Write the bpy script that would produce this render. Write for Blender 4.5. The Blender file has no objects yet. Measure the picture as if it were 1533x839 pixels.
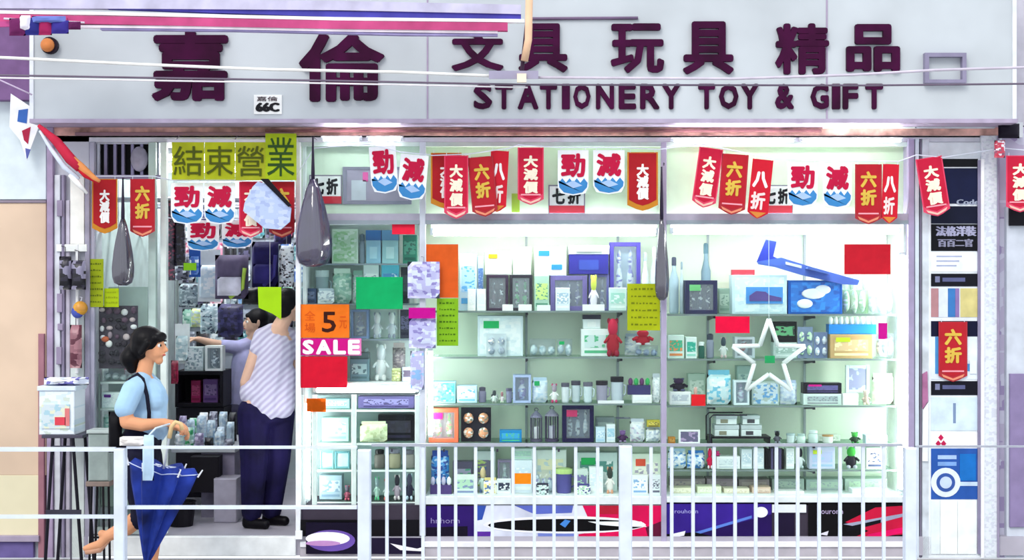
import bpy, bmesh, math, random
from mathutils import Vector, Matrix
SC = bpy.context.scene
COL = SC.collection
random.seed(7)
# ---------------------------------------------------------------- camera, sky, sun, exposure
FPX, DC, CH, CX, CY = 2250.0, 10.0, 1.85, 766.5, 419.5
cd = bpy.data.cameras.new('camera'); cam = bpy.data.objects.new('camera', cd); COL.objects.link(cam)
cam.location = (0, -DC, CH); cam.rotation_euler = (math.pi/2, 0, 0)
cd.lens = 36*FPX/1533; cd.sensor_width = 36; cd.clip_end = 200
SC.camera = cam
wd = bpy.data.worlds.new('overcast_sky'); SC.world = wd; wd.use_nodes = True
wd.node_tree.nodes['Background'].inputs[0].default_value = (0.86, 0.92, 1.0, 1)
wd.node_tree.nodes['Background'].inputs[1].default_value = 1.05
sd = bpy.data.lights.new('sun', 'SUN'); sd.energy = 1.3; sd.angle = math.radians(25); sd.color = (1, .96, .9)
sun = bpy.data.objects.new('sun', sd); COL.objects.link(sun); sun.location = (-5, -12, 12)
sun.rotation_euler = (math.radians(48), 0, math.radians(-24))
SC.view_settings.view_transform = 'Standard'; SC.view_settings.look = 'None'
SC.view_settings.exposure = 0.36; SC.view_settings.gamma = 1; SC.view_settings.use_curve_mapping = False

def PX(px, y=0.0): return (px-CX)*(DC+y)/FPX
def PZ(py, y=0.0): return CH-(py-CY)*(DC+y)/FPX
# ---------------------------------------------------------------- materials
def lin(h):
    h = h.lstrip('#')
    v = [int(h[i:i+2], 16)/255 for i in (0, 2, 4)]
    return tuple((x/12.92 if x <= .04045 else ((x+.055)/1.055)**2.4) for x in v)+(1,)
_M = {}
def M(hexc, rough=.55, var=.08, metal=0, emit=0, scale=9, bump=0.0):
    k = (hexc, rough, var, metal, emit, scale, bump)
    if k in _M: return _M[k]
    m = bpy.data.materials.new('paint'); m.use_nodes = True; _M[k] = m
    nt = m.node_tree; b = nt.nodes['Principled BSDF']
    b.inputs['Roughness'].default_value = rough; b.inputs['Metallic'].default_value = metal; b.inputs['Specular IOR Level'].default_value = .15
    c = lin(hexc)
    if emit:
        b.inputs['Base Color'].default_value = c
        b.inputs['Emission Color'].default_value = c; b.inputs['Emission Strength'].default_value = emit
        return m
    tc = nt.nodes.new('ShaderNodeTexCoord'); n = nt.nodes.new('ShaderNodeTexNoise')
    n.inputs['Scale'].default_value = scale; n.inputs['Detail'].default_value = 3
    nt.links.new(tc.outputs['Object'], n.inputs['Vector'])
    r = nt.nodes.new('ShaderNodeValToRGB')
    lo, hi = r.color_ramp.elements[0], r.color_ramp.elements[1]
    lo.position, hi.position = .3, .7
    lo.color = tuple(max(0, x*(1-var*1.6)) for x in c[:3])+(1,)
    hi.color = tuple(min(1, x*(1+var)) for x in c[:3])+(1,)
    nt.links.new(n.outputs['Fac'], r.inputs['Fac']); nt.links.new(r.outputs['Color'], b.inputs['Base Color'])
    if bump:
        bp = nt.nodes.new('ShaderNodeBump'); bp.inputs['Strength'].default_value = bump; bp.inputs['Distance'].default_value = .01
        nt.links.new(n.outputs['Fac'], bp.inputs['Height']); nt.links.new(bp.outputs['Normal'], b.inputs['Normal'])
    return m
def PR(c1, c2, c3, cell=.016, seed=0, rough=.4, soft=False):
    """printed packaging: little cells of three inks"""
    k = ('pr', c1, c2, c3, cell, seed, rough)
    if k in _M: return _M[k]
    m = bpy.data.materials.new('printed_paper'); m.use_nodes = True; _M[k] = m
    nt = m.node_tree; b = nt.nodes['Principled BSDF']; b.inputs['Roughness'].default_value = rough
    tc = nt.nodes.new('ShaderNodeTexCoord'); mp = nt.nodes.new('ShaderNodeMapping')
    mp.inputs['Scale'].default_value = (1/cell, 0.01, 1.4/cell); mp.inputs['Location'].default_value = (seed*3.7, seed*1.3, seed*2.1)
    v = nt.nodes.new('ShaderNodeTexVoronoi'); v.distance = 'CHEBYCHEV'; v.inputs['Scale'].default_value = 1
    v.inputs['Randomness'].default_value = .8
    sp = nt.nodes.new('ShaderNodeSeparateColor'); r = nt.nodes.new('ShaderNodeValToRGB'); r.color_ramp.interpolation = 'CONSTANT'
    nt.links.new(tc.outputs['Object'], mp.inputs['Vector']); nt.links.new(mp.outputs['Vector'], v.inputs['Vector'])
    nt.links.new(v.outputs['Color'], sp.inputs['Color']); nt.links.new(sp.outputs[0], r.inputs['Fac'])
    e = r.color_ramp.elements; e[0].color = lin(c1); e[0].position = 0
    e[1].position = .55; e[1].color = lin(c2); x = e.new(.8); x.color = lin(c3)
    nt.links.new(r.outputs['Color'], b.inputs['Base Color'])
    return m
def glassmat(name, tint, gloss=.06, rough=0.0, opac=0.0, opcol='#ffffff'):
    m = bpy.data.materials.new(name); m.use_nodes = True; nt = m.node_tree
    nt.nodes.remove(nt.nodes['Principled BSDF']); out = nt.nodes['Material Output']
    t = nt.nodes.new('ShaderNodeBsdfTransparent'); t.inputs[0].default_value = lin(tint)
    g = nt.nodes.new('ShaderNodeBsdfGlossy'); g.inputs['Roughness'].default_value = rough
    mx = nt.nodes.new('ShaderNodeMixShader'); mx.inputs[0].default_value = gloss
    nt.links.new(t.outputs[0], mx.inputs[1]); nt.links.new(g.outputs[0], mx.inputs[2])
    last = mx
    if opac:
        d = nt.nodes.new('ShaderNodeBsdfDiffuse'); d.inputs[0].default_value = lin(opcol)
        m2 = nt.nodes.new('ShaderNodeMixShader'); m2.inputs[0].default_value = opac
        nt.links.new(mx.outputs[0], m2.inputs[1]); nt.links.new(d.outputs[0], m2.inputs[2]); last = m2
    nt.links.new(last.outputs[0], out.inputs[0]); return m
GLASS = glassmat('window_glass', '#f8fcfa', .012)
SHELFG = glassmat('shelf_glass', '#e8f4ee', .05, 0, .08, '#9fb8ae')
FILM = glassmat('clear_film', '#f6fafc', .04, .12, .10, '#dfe8f4')
FILM_GREY = glassmat('grey_film', '#e4e0ec', .16, .10, .10, '#a8a0bc')
FILM_BLUE = glassmat('pale_blue_film', '#d8ecf8', .12, .2, .5, '#c4def0')
# ---------------------------------------------------------------- mesh collector
_T = {}
def glyph(s):
    if s in _T: return _T[s]
    c = bpy.data.curves.new('text', 'FONT'); c.body = s; c.size = 1; c.resolution_u = 2; c.extrude = .5
    o = bpy.data.objects.new('text', c); COL.objects.link(o)
    dg = bpy.context.evaluated_depsgraph_get()
    m = bpy.data.meshes.new_from_object(o.evaluated_get(dg))
    vs = [v.co.copy() for v in m.vertices]; fs = [tuple(p.vertices) for p in m.polygons]
    bpy.data.objects.remove(o); bpy.data.curves.remove(c); bpy.data.meshes.remove(m)
    x0 = min(v.x for v in vs); x1 = max(v.x for v in vs); y0 = min(v.y for v in vs); y1 = max(v.y for v in vs)
    vs = [((v.x-x0)/max(1e-6, x1-x0), (v.y-y0)/max(1e-6, y1-y0), v.z+.5) for v in vs]
    _T[s] = (vs, fs); return _T[s]
class G:
    def __init__(s): s.v = []; s.f = []; s.sm = False
    def add(s, vs, fs):
        n = len(s.v); s.v += [Vector(v) for v in vs]; s.f += [tuple(i+n for i in f) for f in fs]; return s
    def box(s, x0, x1, y0, y1, z0, z1, b=0.0):
        if x1 < x0: x0, x1 = x1, x0
        if y1 < y0: y0, y1 = y1, y0
        if z1 < z0: z0, z1 = z1, z0
        b = min(b, (x1-x0)*.45, (z1-z0)*.45, (y1-y0)*.9)
        if b <= 0:
            s.add([(x, y, z) for x in (x0, x1) for y in (y0, y1) for z in (z0, z1)],
                  [(0, 1, 3, 2), (4, 6, 7, 5), (0, 4, 5, 1), (2, 3, 7, 6), (0, 2, 6, 4), (1, 5, 7, 3)]); return s
        # chamfered front edges
        A = [(x0+b, y0, z0+b), (x1-b, y0, z0+b), (x1-b, y0, z1-b), (x0+b, y0, z1-b)]
        B = [(x0, y0+b, z0), (x1, y0+b, z0), (x1, y0+b, z1), (x0, y0+b, z1)]
        C = [(x0, y1, z0), (x1, y1, z0), (x1, y1, z1), (x0, y1, z1)]
        f = [(0, 1, 2, 3), (11, 10, 9, 8)]
        for k in range(4):
            j = (k+1) % 4; f += [(k, k+4, j+4, j), (k+4, k+8, j+8, j+4)]
        return s.add(A+B+C, f)
    def prism(s, pts, y0, y1):
        n = len(pts)
        a = sum(pts[i][0]*pts[(i+1) % n][1]-pts[(i+1) % n][0]*pts[i][1] for i in range(n))
        if a < 0: pts = pts[::-1]
        return s.add([(x, y0, z) for x, z in pts]+[(x, y1, z) for x, z in pts],
                     [tuple(range(n)), tuple(range(2*n-1, n-1, -1))]+[(k, k+n, (k+1) % n+n, (k+1) % n) for k in range(n)])
    def ball(s, c, r, n=10, m=7):
        if not hasattr(r, '__len__'): r = (r, r, r)
        vs = [(c[0], c[1], c[2]-r[2])]; fs = []
        for i in range(1, m):
            t = math.pi*i/m-math.pi/2
            for k in range(n):
                a = 2*math.pi*k/n
                vs.append((c[0]+r[0]*math.cos(t)*math.cos(a), c[1]+r[1]*math.cos(t)*math.sin(a), c[2]+r[2]*math.sin(t)))
        vs.append((c[0], c[1], c[2]+r[2])); L = len(vs)-1
        for k in range(n):
            fs.append((0, 1+(k+1) % n, 1+k)); fs.append((L, L-n+k, L-n+(k+1) % n))
            for i in range(m-2):
                a = 1+i*n; fs.append((a+k, a+(k+1) % n, a+n+(k+1) % n, a+n+k))
        return s.add(vs, fs)
    def tube(s, pts, r, n=8, r2=None):
        pts = [Vector(p) for p in pts]; L = len(pts)
        rr = r if hasattr(r, '__len__') else [r+(0 if r2 is None else (r2-r)*i/(L-1)) for i in range(L)]
        vs = []; fs = []; up = None
        for i, p in enumerate(pts):
            d = (pts[min(i+1, L-1)]-pts[max(i-1, 0)]).normalized()
            if up is None: up = Vector((0, 1, 0)) if abs(d.y) < .9 else Vector((1, 0, 0))
            a = d.cross(up).normalized(); b = a.cross(d).normalized()
            for k in range(n):
                t = 2*math.pi*k/n; vs.append(p+(a*math.cos(t)+b*math.sin(t))*rr[i])
        for i in range(L-1):
            for k in range(n): fs.append((i*n+k, i*n+(k+1) % n, (i+1)*n+(k+1) % n, (i+1)*n+k))
        fs.append(tuple(range(n-1, -1, -1))); fs.append(tuple((L-1)*n+k for k in range(n)))
        return s.add(vs, fs)
    def lathe(s, c, prof, n=14, fl=0, amp=0):
        vs = []; fs = []
        for r, z in prof:
            for k in range(n):
                t = 2*math.pi*k/n; q = r*(1+amp*math.cos(fl*t)) if fl else r
                vs.append((c[0]+q*math.cos(t), c[1]+q*math.sin(t), c[2]+z))
        L = len(prof)
        for i in range(L-1):
            for k in range(n): fs.append((i*n+k, i*n+(k+1) % n, (i+1)*n+(k+1) % n, (i+1)*n+k))
        fs.append(tuple(range(n-1, -1, -1))); fs.append(tuple((L-1)*n+k for k in range(n)))
        return s.add(vs, fs)
    def pill(s, x0, x1, y0, y1, z0, z1, seed=0, wob=.12, n=7):
        """crumpled pillow bag"""
        R = random.Random(seed+n); vs = []; fs = []
        for side in (0, 1):
            for i in range(n+1):
                for k in range(n+1):
                    u, w = i/n, k/n; e = min(1, 4*min(u, 1-u, w, 1-w))**.5
                    h = e*(1-wob*R.random()*2.2); ym = (y0+y1)/2; hy = (y1-y0)/2
                    y = ym-hy*h if side == 0 else ym+hy*h
                    j = 0 if e == 0 else wob*.05
                    vs.append((x0+(x1-x0)*(u+R.uniform(-j, j)), y, z0+(z1-z0)*(w+R.uniform(-j, j))))
        N = n+1
        for i in range(n):
            for k in range(n):
                a = i*N+k; fs.append((a, a+N, a+N+1, a+1)); b = a+N*N; fs.append((b, b+1, b+N+1, b+N))
        for i in range(n):
            for a, b in ((i*N, (i+1)*N), ((i+1)*N+n, i*N+n)): fs.append((a, a+N*N, b+N*N, b))
            for a, b in ((i+1, i), (n*N+i, n*N+i+1)): fs.append((a, a+N*N, b+N*N, b))
        return s.add(vs, fs)
    def text(s, t, x0, x1, z0, z1, yf, th=.004, bold=0, italic=0):
        vs, fs = glyph(t)
        jit = [(0, 0)]
        if bold: jit += [(dx*bold, dz*bold) for dx, dz in ((1, 0), (-1, 0), (0, 1), (0, -1), (.7, .7), (-.7, .7), (.7, -.7), (-.7, -.7))]
        W, H = x1-x0, z1-z0
        for i, (dx, dz) in enumerate(jit):
            b2 = bold
            s.add([(x0+W*(b2+u*(1-2*b2)+dx+italic*v), yf+(1-w)*th+i*.00008, z0+H*(b2+v*(1-2*b2)+dz)) for u, v, w in vs], fs)
        return s
    def rot(s, c, ax=0, ay=0, az=0, start=0):
        m = Matrix.Translation(c) @ Matrix.Rotation(az, 4, 'Z') @ Matrix.Rotation(ay, 4, 'Y') @ Matrix.Rotation(ax, 4, 'X') @ Matrix.Translation(-Vector(c))
        for i in range(start, len(s.v)): s.v[i] = m @ s.v[i]
        return s
    def smooth(s): s.sm = True; return s
OFF = {}
def tag(o, label=None, cat=None, group=None, kind=None):
    if label: o['label'] = label
    if cat: o['category'] = cat
    if group: o['group'] = group
    if kind: o['kind'] = kind
    return o
def obj(name, g, mat, parent=None, label=None, cat=None, group=None, kind=None, remesh=0, rs=2, origin=None):
    me = bpy.data.meshes.new(name)
    if parent is not None: off = OFF[parent]
    elif origin: off = Vector(origin)
    else:
        xs = [v.x for v in g.v]; ys = [v.y for v in g.v]; zs = [v.z for v in g.v]
        off = Vector(((min(xs)+max(xs))/2, (min(ys)+max(ys))/2, min(zs)))
    me.from_pydata([v-off for v in g.v], [], g.f); me.update()
    if g.sm:
        for p in me.polygons: p.use_smooth = True
    o = bpy.data.objects.new(name, me); COL.objects.link(o); OFF[o] = off
    if remesh:
        md = o.modifiers.new('r', 'REMESH'); md.mode = 'VOXEL'; md.voxel_size = remesh; md.use_smooth_shade = True
        sm = o.modifiers.new('s', 'SMOOTH'); sm.iterations = rs; sm.factor = .5
        dg = bpy.context.evaluated_depsgraph_get()
        m2 = bpy.data.meshes.new_from_object(o.evaluated_get(dg)); o.modifiers.clear(); o.data = m2; me = m2; m2.name = name
    me.materials.clear(); me.materials.append(mat)
    if parent is None: o.location = off
    else: o.parent = parent
    return tag(o, label, cat, group, kind)
def empty(name, loc, label=None, cat=None, group=None, kind=None):
    o = bpy.data.objects.new(name, None); COL.objects.link(o); o.location = loc; o.empty_display_size = .05
    OFF[o] = Vector(loc); return tag(o, label, cat, group, kind)
def rect(name, px0, px1, py0, py1, y0, y1, mat, parent=None, b=0, **k):
    return obj(name, G().box(PX(px0, y0), PX(px1, y0), y0, y1, PZ(py1, y0), PZ(py0, y0), b), mat, parent, **k)
def S(name, px0, px1, py0, py1, y0, y1, mat, parent=None, b=.003):
    o = rect(name, px0, px1, py0, py1, y0, y1, mat, parent, b)
    if parent is None: o['kind'] = 'structure'
    return o
# ================================================================ SETTING
WHITE = '#eef0f4'; FRAME = M('#e4e8ee', .35, .05); GREYF = M('#a9a6b8', .35, .08, .3); LILAC = M('#b4aabf', .45, .1)
FLZ = .145
obj('floor', G().box(-2.95, 3.4, -0.02, 3.0, .02, FLZ), M('#b3afbb', .35, .1, scale=3))['kind'] = 'structure'
obj('ground', G().box(-9, 9, -14, -.02, -.1, 0), M('#a8a6a8', .8, .12, scale=5, bump=.3))['kind'] = 'structure'
obj('baseboard_front', G().box(PX(135), PX(444), -.05, 0.0, .02, FLZ+.004, .004), M('#f2f5f4', .4))['kind'] = 'structure'
obj('ceiling', G().box(-2.95, 3.4, .0, 3.0, 2.80, 2.9), M('#d8dce0', .8))['kind'] = 'structure'
obj('wall_back', G().box(-2.95, 3.4, 2.9, 3.0, FLZ, 2.8), M('#c4cfd2', .8))['kind'] = 'structure'
obj('wall_right', G().box(2.85, 2.95, .2, 2.9, FLZ, 2.8), M('#d8dce0', .8))['kind'] = 'structure'
obj('wall_partition', G().box(PX(452), PX(452)+.02, .03, .50, FLZ, 2.78), M('#e6ebee', .6))['kind'] = 'structure'
# left pillar + side wall of the shop
wl = obj('wall_left', G().box(-2.95, -2.87, 0.3, 2.9, FLZ, 2.8), M('#c9d6d6', .8)); wl['kind'] = 'structure'
pl = S('wall_front_left', 70, 134, 203, 836, .0, .3, M('#cfd0da', .6, .1, scale=4))
for a, b_, c, d, t, hx in ((70, 79, 190, 836, .05, '#a795b2'), (81, 90, 262, 836, .03, '#dcdfe6'), (92, 96, 262, 836, .05, '#8f869f'),
                           (98, 104, 300, 836, .03, '#c9c3d2'), (127, 134, 262, 836, .04, '#a39fb2'), (113, 117, 366, 560, .05, '#f4f6f6')):
    S('upright', a, b_, c, d, -t, -.001, M(hx, .45, .12), pl)
S('panel', 105, 126, 264, 366, -.035, -.001, M('#f5f5ee', .5), pl)
S('panel', 105, 126, 470, 836, -.02, -.001, M('#dfe8e4', .5), pl)
S('cross_bar', 84, 130, 366, 377, -.045, -.036, M('#f2f6f2', .5), pl)
for py, h, x in ((300, 24, 85), (440, 28, 85), (485, 10, 86), (520, 26, 84), (600, 9, 85)):
    S('latch_plate', x, x+8, py, py+h, -.06, -.031, M('#9a8da6', .5), pl)
# neighbour on the left
nw = S('wall_side_left', -60, 70, 150, 836, .02, .3, M('#cdd8dc', .6))
S('panel', -60, 69, 304, 712, -.01, .019, M('#ddc3aa', .6, .08, scale=2), nw)
S('panel', -60, 69, 150, 299, -.012, .019, M('#dbe6ea', .5, .05), nw)
S('joint_strip', -60, 69, 300, 304, -.02, .019, M('#8f8391', .5), nw)
S('panel', -60, 60, 712, 803, -.011, .019, M('#e6ddbc', .6, .06, scale=2), nw)
S('ledge', -60, 58, 803, 812, -.05, .019, M('#a89cb0', .5), nw)
S('panel', -60, 50, 812, 836, -.02, .019, M('#6d6198', .5, .15), nw)
S('edge_strip', 57, 66, 500, 836, -.03, .019, M('#a0707c', .6), nw)
# neighbour on the right
S('wall_side_right', 1496, 1600, 190, 836, .05, .3, PR('#b6aec6', '#9a8cb2', '#c6c4d6', .12, 3, .6))
sp = S('wall_pillar', 1469, 1496, 203, 836, -.03, .3, PR('#dfe4ea', '#cdd2dc', '#d6dfe2', .018, 5, .5))
S('edge_strip', 1469, 1474, 238, 836, -.045, -.031, M('#f6f7fa', .4), sp)
S('edge_strip', 1493.5, 1496.5, 203, 836, -.045, -.031, M('#978ea6', .4), sp)
nd = S('door_2', 1507, 1600, 310, 836, -.0, .049, M('#ccd2dc', .5))
S('door_panel', 1512, 1600, 560, 790, -.02, -.001, M('#8c7ea4', .5), nd)
S('door_panel', 1512, 1600, 310, 338, -.03, -.001, M('#15131c', .5), nd)
# --- top of the front: beam, rusty shutter housing
S('trim_1', 60, 1500, 203, 213, .0, .1, M('#d6d8e2', .4))
S('trim_2', 60, 1500, 186.5, 203, -.02, .3, M('#dcaca0', .8, .35, scale=9, bump=.4))
tr = S('trim_3', 112, 440, 198, 203, -.05, -.021, M('#8f6f78', .5))
S('trim_4', 397, 1230, 194, 198, -.045, -.021, M('#8a5b5e', .6, .2))
S('trim_5', 1233, 1370, 184, 192, -.06, -.021, M('#e4efe8', .4))
S('trim_6', 1372, 1490, 184, 192, -.06, -.021, M('#d2d8de', .4))
obj('wall_top', G().box(PX(-60), PX(1600), .05, .3, PZ(187), 4.6), M('#c5c2cc', .7))['kind'] = 'structure'
# dark neighbour wall above left
S('wall_upper_left', -60, 46, -40, 150, -.1, .049, M('#7b5c88', .6, .1))
# ================================================================ SIGN BOARD
SY = -.3
sg = empty('shop_sign', (0, SY, PZ(180, SY)), 'long pale grey shop fascia with dark maroon Chinese and English lettering above the shopfront', 'sign')
for a, b_ in ((46, 639), (641, 1237), (1239, 1522)):
    rect('sign_panel', a, b_, -30, 178, SY, SY+.03, M('#c4cace', .6, .08, scale=1.6), sg)
rect('sign_case', 46, 1522, -30, 178, SY+.031, .04, M('#b9b5c4', .5), sg)
rect('bottom_trim', 44, 1524, 178, 184, SY-.012, .0, M('#b3a6bd', .45, .1), sg)
for x in (46, 1518): rect('side_trim', x-2, x+4, -30, 178, SY-.01, SY-.0005, M('#e6eaf0', .4), sg)
for x in (640, 1238): rect('seam_strip', x-1.2, x+1.2, -30, 178, SY-.004, SY+.02, M('#a99ab2', .4), sg)
MAR = M('#3c0430', .75, .3, scale=5)
for ch, a, b_, c, d, bo in (('嘉', 228, 342, 46, 152, .028), ('倫', 448, 576, 50, 153, .026), ('文', 676, 754, 48, 107, .035), ('具', 776, 850, 36, 109, .03),
                            ('玩', 914, 994, 36, 110, .03), ('具', 1022, 1098, 33, 112, .032), ('精', 1160, 1240, 36, 112, .028), ('品', 1266, 1346, 37, 108, .035)):
    obj('character', G().text(ch, PX(a, SY), PX(b_, SY), PZ(d, SY), PZ(c, SY), SY-.03, .03, bo), MAR, sg)
LET = [('S', 709, 737), ('T', 741, 768), ('A', 775, 806), ('T', 808, 834), ('I', 841, 853), ('O', 858, 884), ('N', 892, 919), ('E', 926, 952), ('R', 958, 987), ('Y', 991, 1018),
       ('T', 1045, 1070), ('O', 1076, 1105), ('Y', 1109, 1135), ('&', 1160, 1188), ('G', 1213, 1240), ('I', 1245, 1257), ('F', 1261, 1284), ('T', 1295, 1321)]
for ch, a, b_ in LET:
    obj('letter', G().text(ch, PX(a, SY), PX(b_, SY), PZ(164, SY), PZ(126, SY), SY-.022, .022, .055), MAR, sg)
hp = empty('number_plate', (PX(400, SY), SY, PZ(170, SY)), 'small white house number plate on the shop fascia below the maroon characters', 'plate')
rect('plate', 380, 422, 142, 171, SY-.012, SY-.0005, M('#f6f6f4', .4), hp, b=.002)
obj('number', G().text('66C', PX(383, SY), PX(419, SY), PZ(168, SY), PZ(154, SY), SY-.016, .004, .05), M('#1c1a20'), hp)
obj('number', G().text('嘉倫', PX(385, SY), PX(416, SY), PZ(152, SY), PZ(145, SY), SY-.015, .003, .0), M('#3a1c2a'), hp)
wf = empty('wall_bracket', (PX(1416, SY), SY, PZ(124, SY)), 'thin grey rectangular metal frame at the right end of the fascia', 'frame')
for a, b_, c, d in ((1385, 1447, 79, 85), (1385, 1447, 119, 124), (1385, 1391, 85, 119), (1441, 1447, 85, 119)):
    rect('frame_bar', a, b_, c, d, SY-.05, SY-.001, M('#8d87a0', .4), wf)
# ---- awning in front of the top of the sign
AY = -.9
aw = empty('awning', (PX(420, AY), AY, PZ(50, AY)), 'pink, white and blue striped awning valance folded above the left half of the fascia', 'awning')
def strip(name, pts, h, col, yy=AY, th=.05):
    g = G(); P = [(PX(x, yy), PZ(y, yy)) for x, y in pts]; hh = h*(DC+yy)/FPX
    g.prism([(x, z+hh/2) for x, z in P]+[(x, z-hh/2) for x, z in P[::-1]], yy, yy+th); return obj(name, g, M(col, .7, .14, scale=6), aw)
strip('stripe', [(-60, 5), (200, 6), (500, 8), (780, 14)], 14, '#c8c4dc')
strip('stripe', [(-60, 2), (200, 10), (500, 21), (780, 25)], 9, '#4a46a4', AY+.01)
strip('stripe', [(-60, 17), (150, 20), (500, 28), (785, 31)], 5, '#fbfafc')
strip('stripe', [(-60, 26), (150, 30), (500, 37), (760, 40)], 12, '#c44d80', AY-.02)
strip('stripe', [(110, 39), (300, 41), (500, 45), (745, 48)], 4, '#f3e8f0', AY-.01)
strip('stripe', [(150, 43), (350, 45), (600, 51), (745, 52)], 3, '#a59ac8', AY)
strip('flap', [(-60, 38), (60, 34), (100, 30)], 8, '#c0508c', AY-.03, .02)
lb = empty('hanging_bunting', (PX(70, AY), AY, PZ(60, AY)), 'crumpled red, white and navy bunting hanging under the left end of the awning', 'bunting')
for i, (x, y, w, h, c) in enumerate(((55, 43, 26, 26, '#2d2f7c'), (74, 44, 20, 24, '#a02458'), (96, 44, 26, 20, '#3a3288'), (33, 44, 24, 26, '#6a2458'), (118, 42, 18, 12, '#5d2050'), (80, 33, 50, 10, '#6c7cc4'), (45, 38, 16, 22, '#f0eaf4'))):
    g = G().pill(PX(x-w/2, AY), PX(x+w/2, AY), AY-.10-.004*i, AY-.06, PZ(y+h/2, AY), PZ(y-h/2, AY), i); obj('flag', g.smooth(), M(c, .8), lb)
obj('cord', G().tube([(PX(10, AY), AY-.05, PZ(30, AY)), (PX(130, AY), AY-.05, PZ(36, AY))], .006, 6), M('#d8d0dc'), lb)
lp = empty('signal_lamp', (PX(75, SY), SY, PZ(78, SY)), 'round orange lamp with black rim at the top left corner of the fascia', 'lamp')
obj('lens', G().lathe((0, 0, 0), [(.045, 0), (.044, .02), (.03, .04), (.0, .045)], 16).rot((0, 0, 0), ax=math.pi/2).smooth(), M('#d08048', .3), lp)
for v in [0]:
    me = lp.children[0].data
    me.transform(Matrix.Translation(Vector((PX(74, SY), SY-.03, PZ(69, SY))) ))
g = G(); g.tube([(PX(76, SY), SY-.035, PZ(69, SY)), (PX(76, SY), SY-.001, PZ(69, SY))], .055, 18); obj('rim', g, M('#221826', .5), lp)
# ---- wires and bracket
WY = -1.1
def wire(pts, r, col, label, y=WY):
    obj('cable', G().tube([(PX(x, y), y, PZ(p, y)) for x, p in pts], r, 6).smooth(), M(col, .5), label=label, cat='cable')
wire([(-200, 78), (22, 87), (200, 96), (400, 104), (600, 108), (790, 116)], .009, '#fbf9f2', 'thick cream cable sloping down across the left characters of the fascia')
wire([(-200, 110), (22, 113), (250, 117), (500, 121), (790, 127), (1300, 128), (1760, 123)], .006, '#6f6374', 'thin dark cable running level across the whole fascia', WY+.03)
wire([(-200, 113), (22, 117), (250, 121), (500, 125), (790, 131)], .005, '#f4f0f4', 'thin white cable just beneath the dark cable on the left half', WY+.03)
wire([(790, 116), (1100, 118), (1280, 112), (1400, 105), (1760, 94)], .008, '#cfc6d4', 'pale cable rising to the right from the bamboo pole across the fascia')
wire([(-150, 92), (0, 120), (22, 130), (48, 142)], .005, '#cbb8d2', 'short lilac wire drooping over the purple wall on the left', -.35)
wire([(796, 28), (955, 27)], .010, '#77637f', 'short purple rod at the top of the fascia just right of the bamboo pole', SY-.0105)
bp = empty('support_pole', (PX(788, WY), WY, PZ(127, WY)), 'peach coloured bamboo pole with dark clamp hanging at the right end of the awning', 'pole')
obj('pole', G().tube([(PX(793, WY), WY-.02, PZ(-40, WY)), (PX(791, WY), WY-.02, PZ(60, WY)), (PX(785, WY), WY-.02, PZ(92, WY))], .022, 10).smooth(), M('#ecc3a0', .6), bp)
obj('pole_shadow', G().tube([(PX(797, WY), WY+.01, PZ(-40, WY)), (PX(781, WY), WY+.01, PZ(108, WY))], .012, 8), M('#3a2438', .5), bp)  # dark rod modelled in place of the shadow beside the pole
rect('clamp', 732, 806, 106, 118, WY-.03, WY-.02, M('#a39db4', .5), bp); rect('clamp_block', 774, 788, 110, 123, WY-.06, WY-.031, M('#f2e2cc', .5), bp)
# ================================================================ WINDOW FRAMES, PANES
w1 = empty('window_1', (PX(540), 0, FLZ), kind='structure'); w2 = empty('window_2', (PX(815), 0, FLZ), kind='structure'); w3 = empty('window_3', (PX(1180), 0, FLZ), kind='structure')
def win(w, a, b_, low):
    rect('top_rail', a, b_, 213, 219, 0, .03, M('#c6d6d0', .4), w)
    rect('transom_rail', a, b_, 320, 335, -.02, .03, M('#a6a3b2', .4, .08), w)
    rect('transom_lip', a, b_, 330, 336, -.03, -.0205, M('#8e9aa2', .4, .08), w)
    rect('glass_pane', a, b_, 219, 320, .012, .017, GLASS, w); rect('glass_pane', a, b_, 335, low, .012, .017, GLASS, w)
win(w1, 449, 628, 778); win(w2, 637, 990, 744); win(w3, 998, 1360, 744)
S('trim_7', 442.5, 449.5, 213, 803, -.03, .03, M('#f2f5f9', .3)); S('trim_8', 628, 637, 213, 803, -.025, .035, M('#ccd2dc', .35))
S('trim_9', 990, 998, 213, 812, -.025, .035, M('#aaa2ba', .35)); S('trim_10', 1360, 1369, 208, 820, -.03, .3, M('#a398b6', .35))
S('trim_11', 1370, 1376, 208, 836, -.025, .3, M('#cfdae2', .4)); S('trim_12', 1377, 1380, 208, 836, -.01, .3, M('#807a8c', .4)); S('trim_13', 1381, 1391, 208, 836, -.02, .3, M('#cfd6dc', .4, .15))
S('trim_14', 1380, 1470, 213, 237, -.01, .3, M('#dde4e8', .4))
# plinth
S('trim_15', 637, 990, 744, 756, -.02, .5, M('#e0e8e8', .4)); S('trim_16', 998, 1360, 744, 753, -.02, .5, M('#dfe8e8', .4))
S('baseboard_1', 449, 1360, 812, 820, -.045, .0, M('#f4f2f6', .4)); S('baseboard_2', 449, 1360, 820, 834, -.03, .0, M('#bcb6be', .5))
obj('wall_plinth', G().box(PX(449), PX(1360), .002, .5, .01, PZ(757)), M('#3c3542', .6))['kind'] = 'structure'
bk = S('wall_display_back', 636, 1360, 206, 744, .46, .49, M('#f0fae8', .6, .04, scale=2))
S('wall_display_roof', 637, 1360, 213, 219, .031, .46, M('#e8f0e4', .6))
S('wall_display_side', 1352, 1359, 335, 744, .032, .45, M('#f2f5f2', .5))
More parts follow.
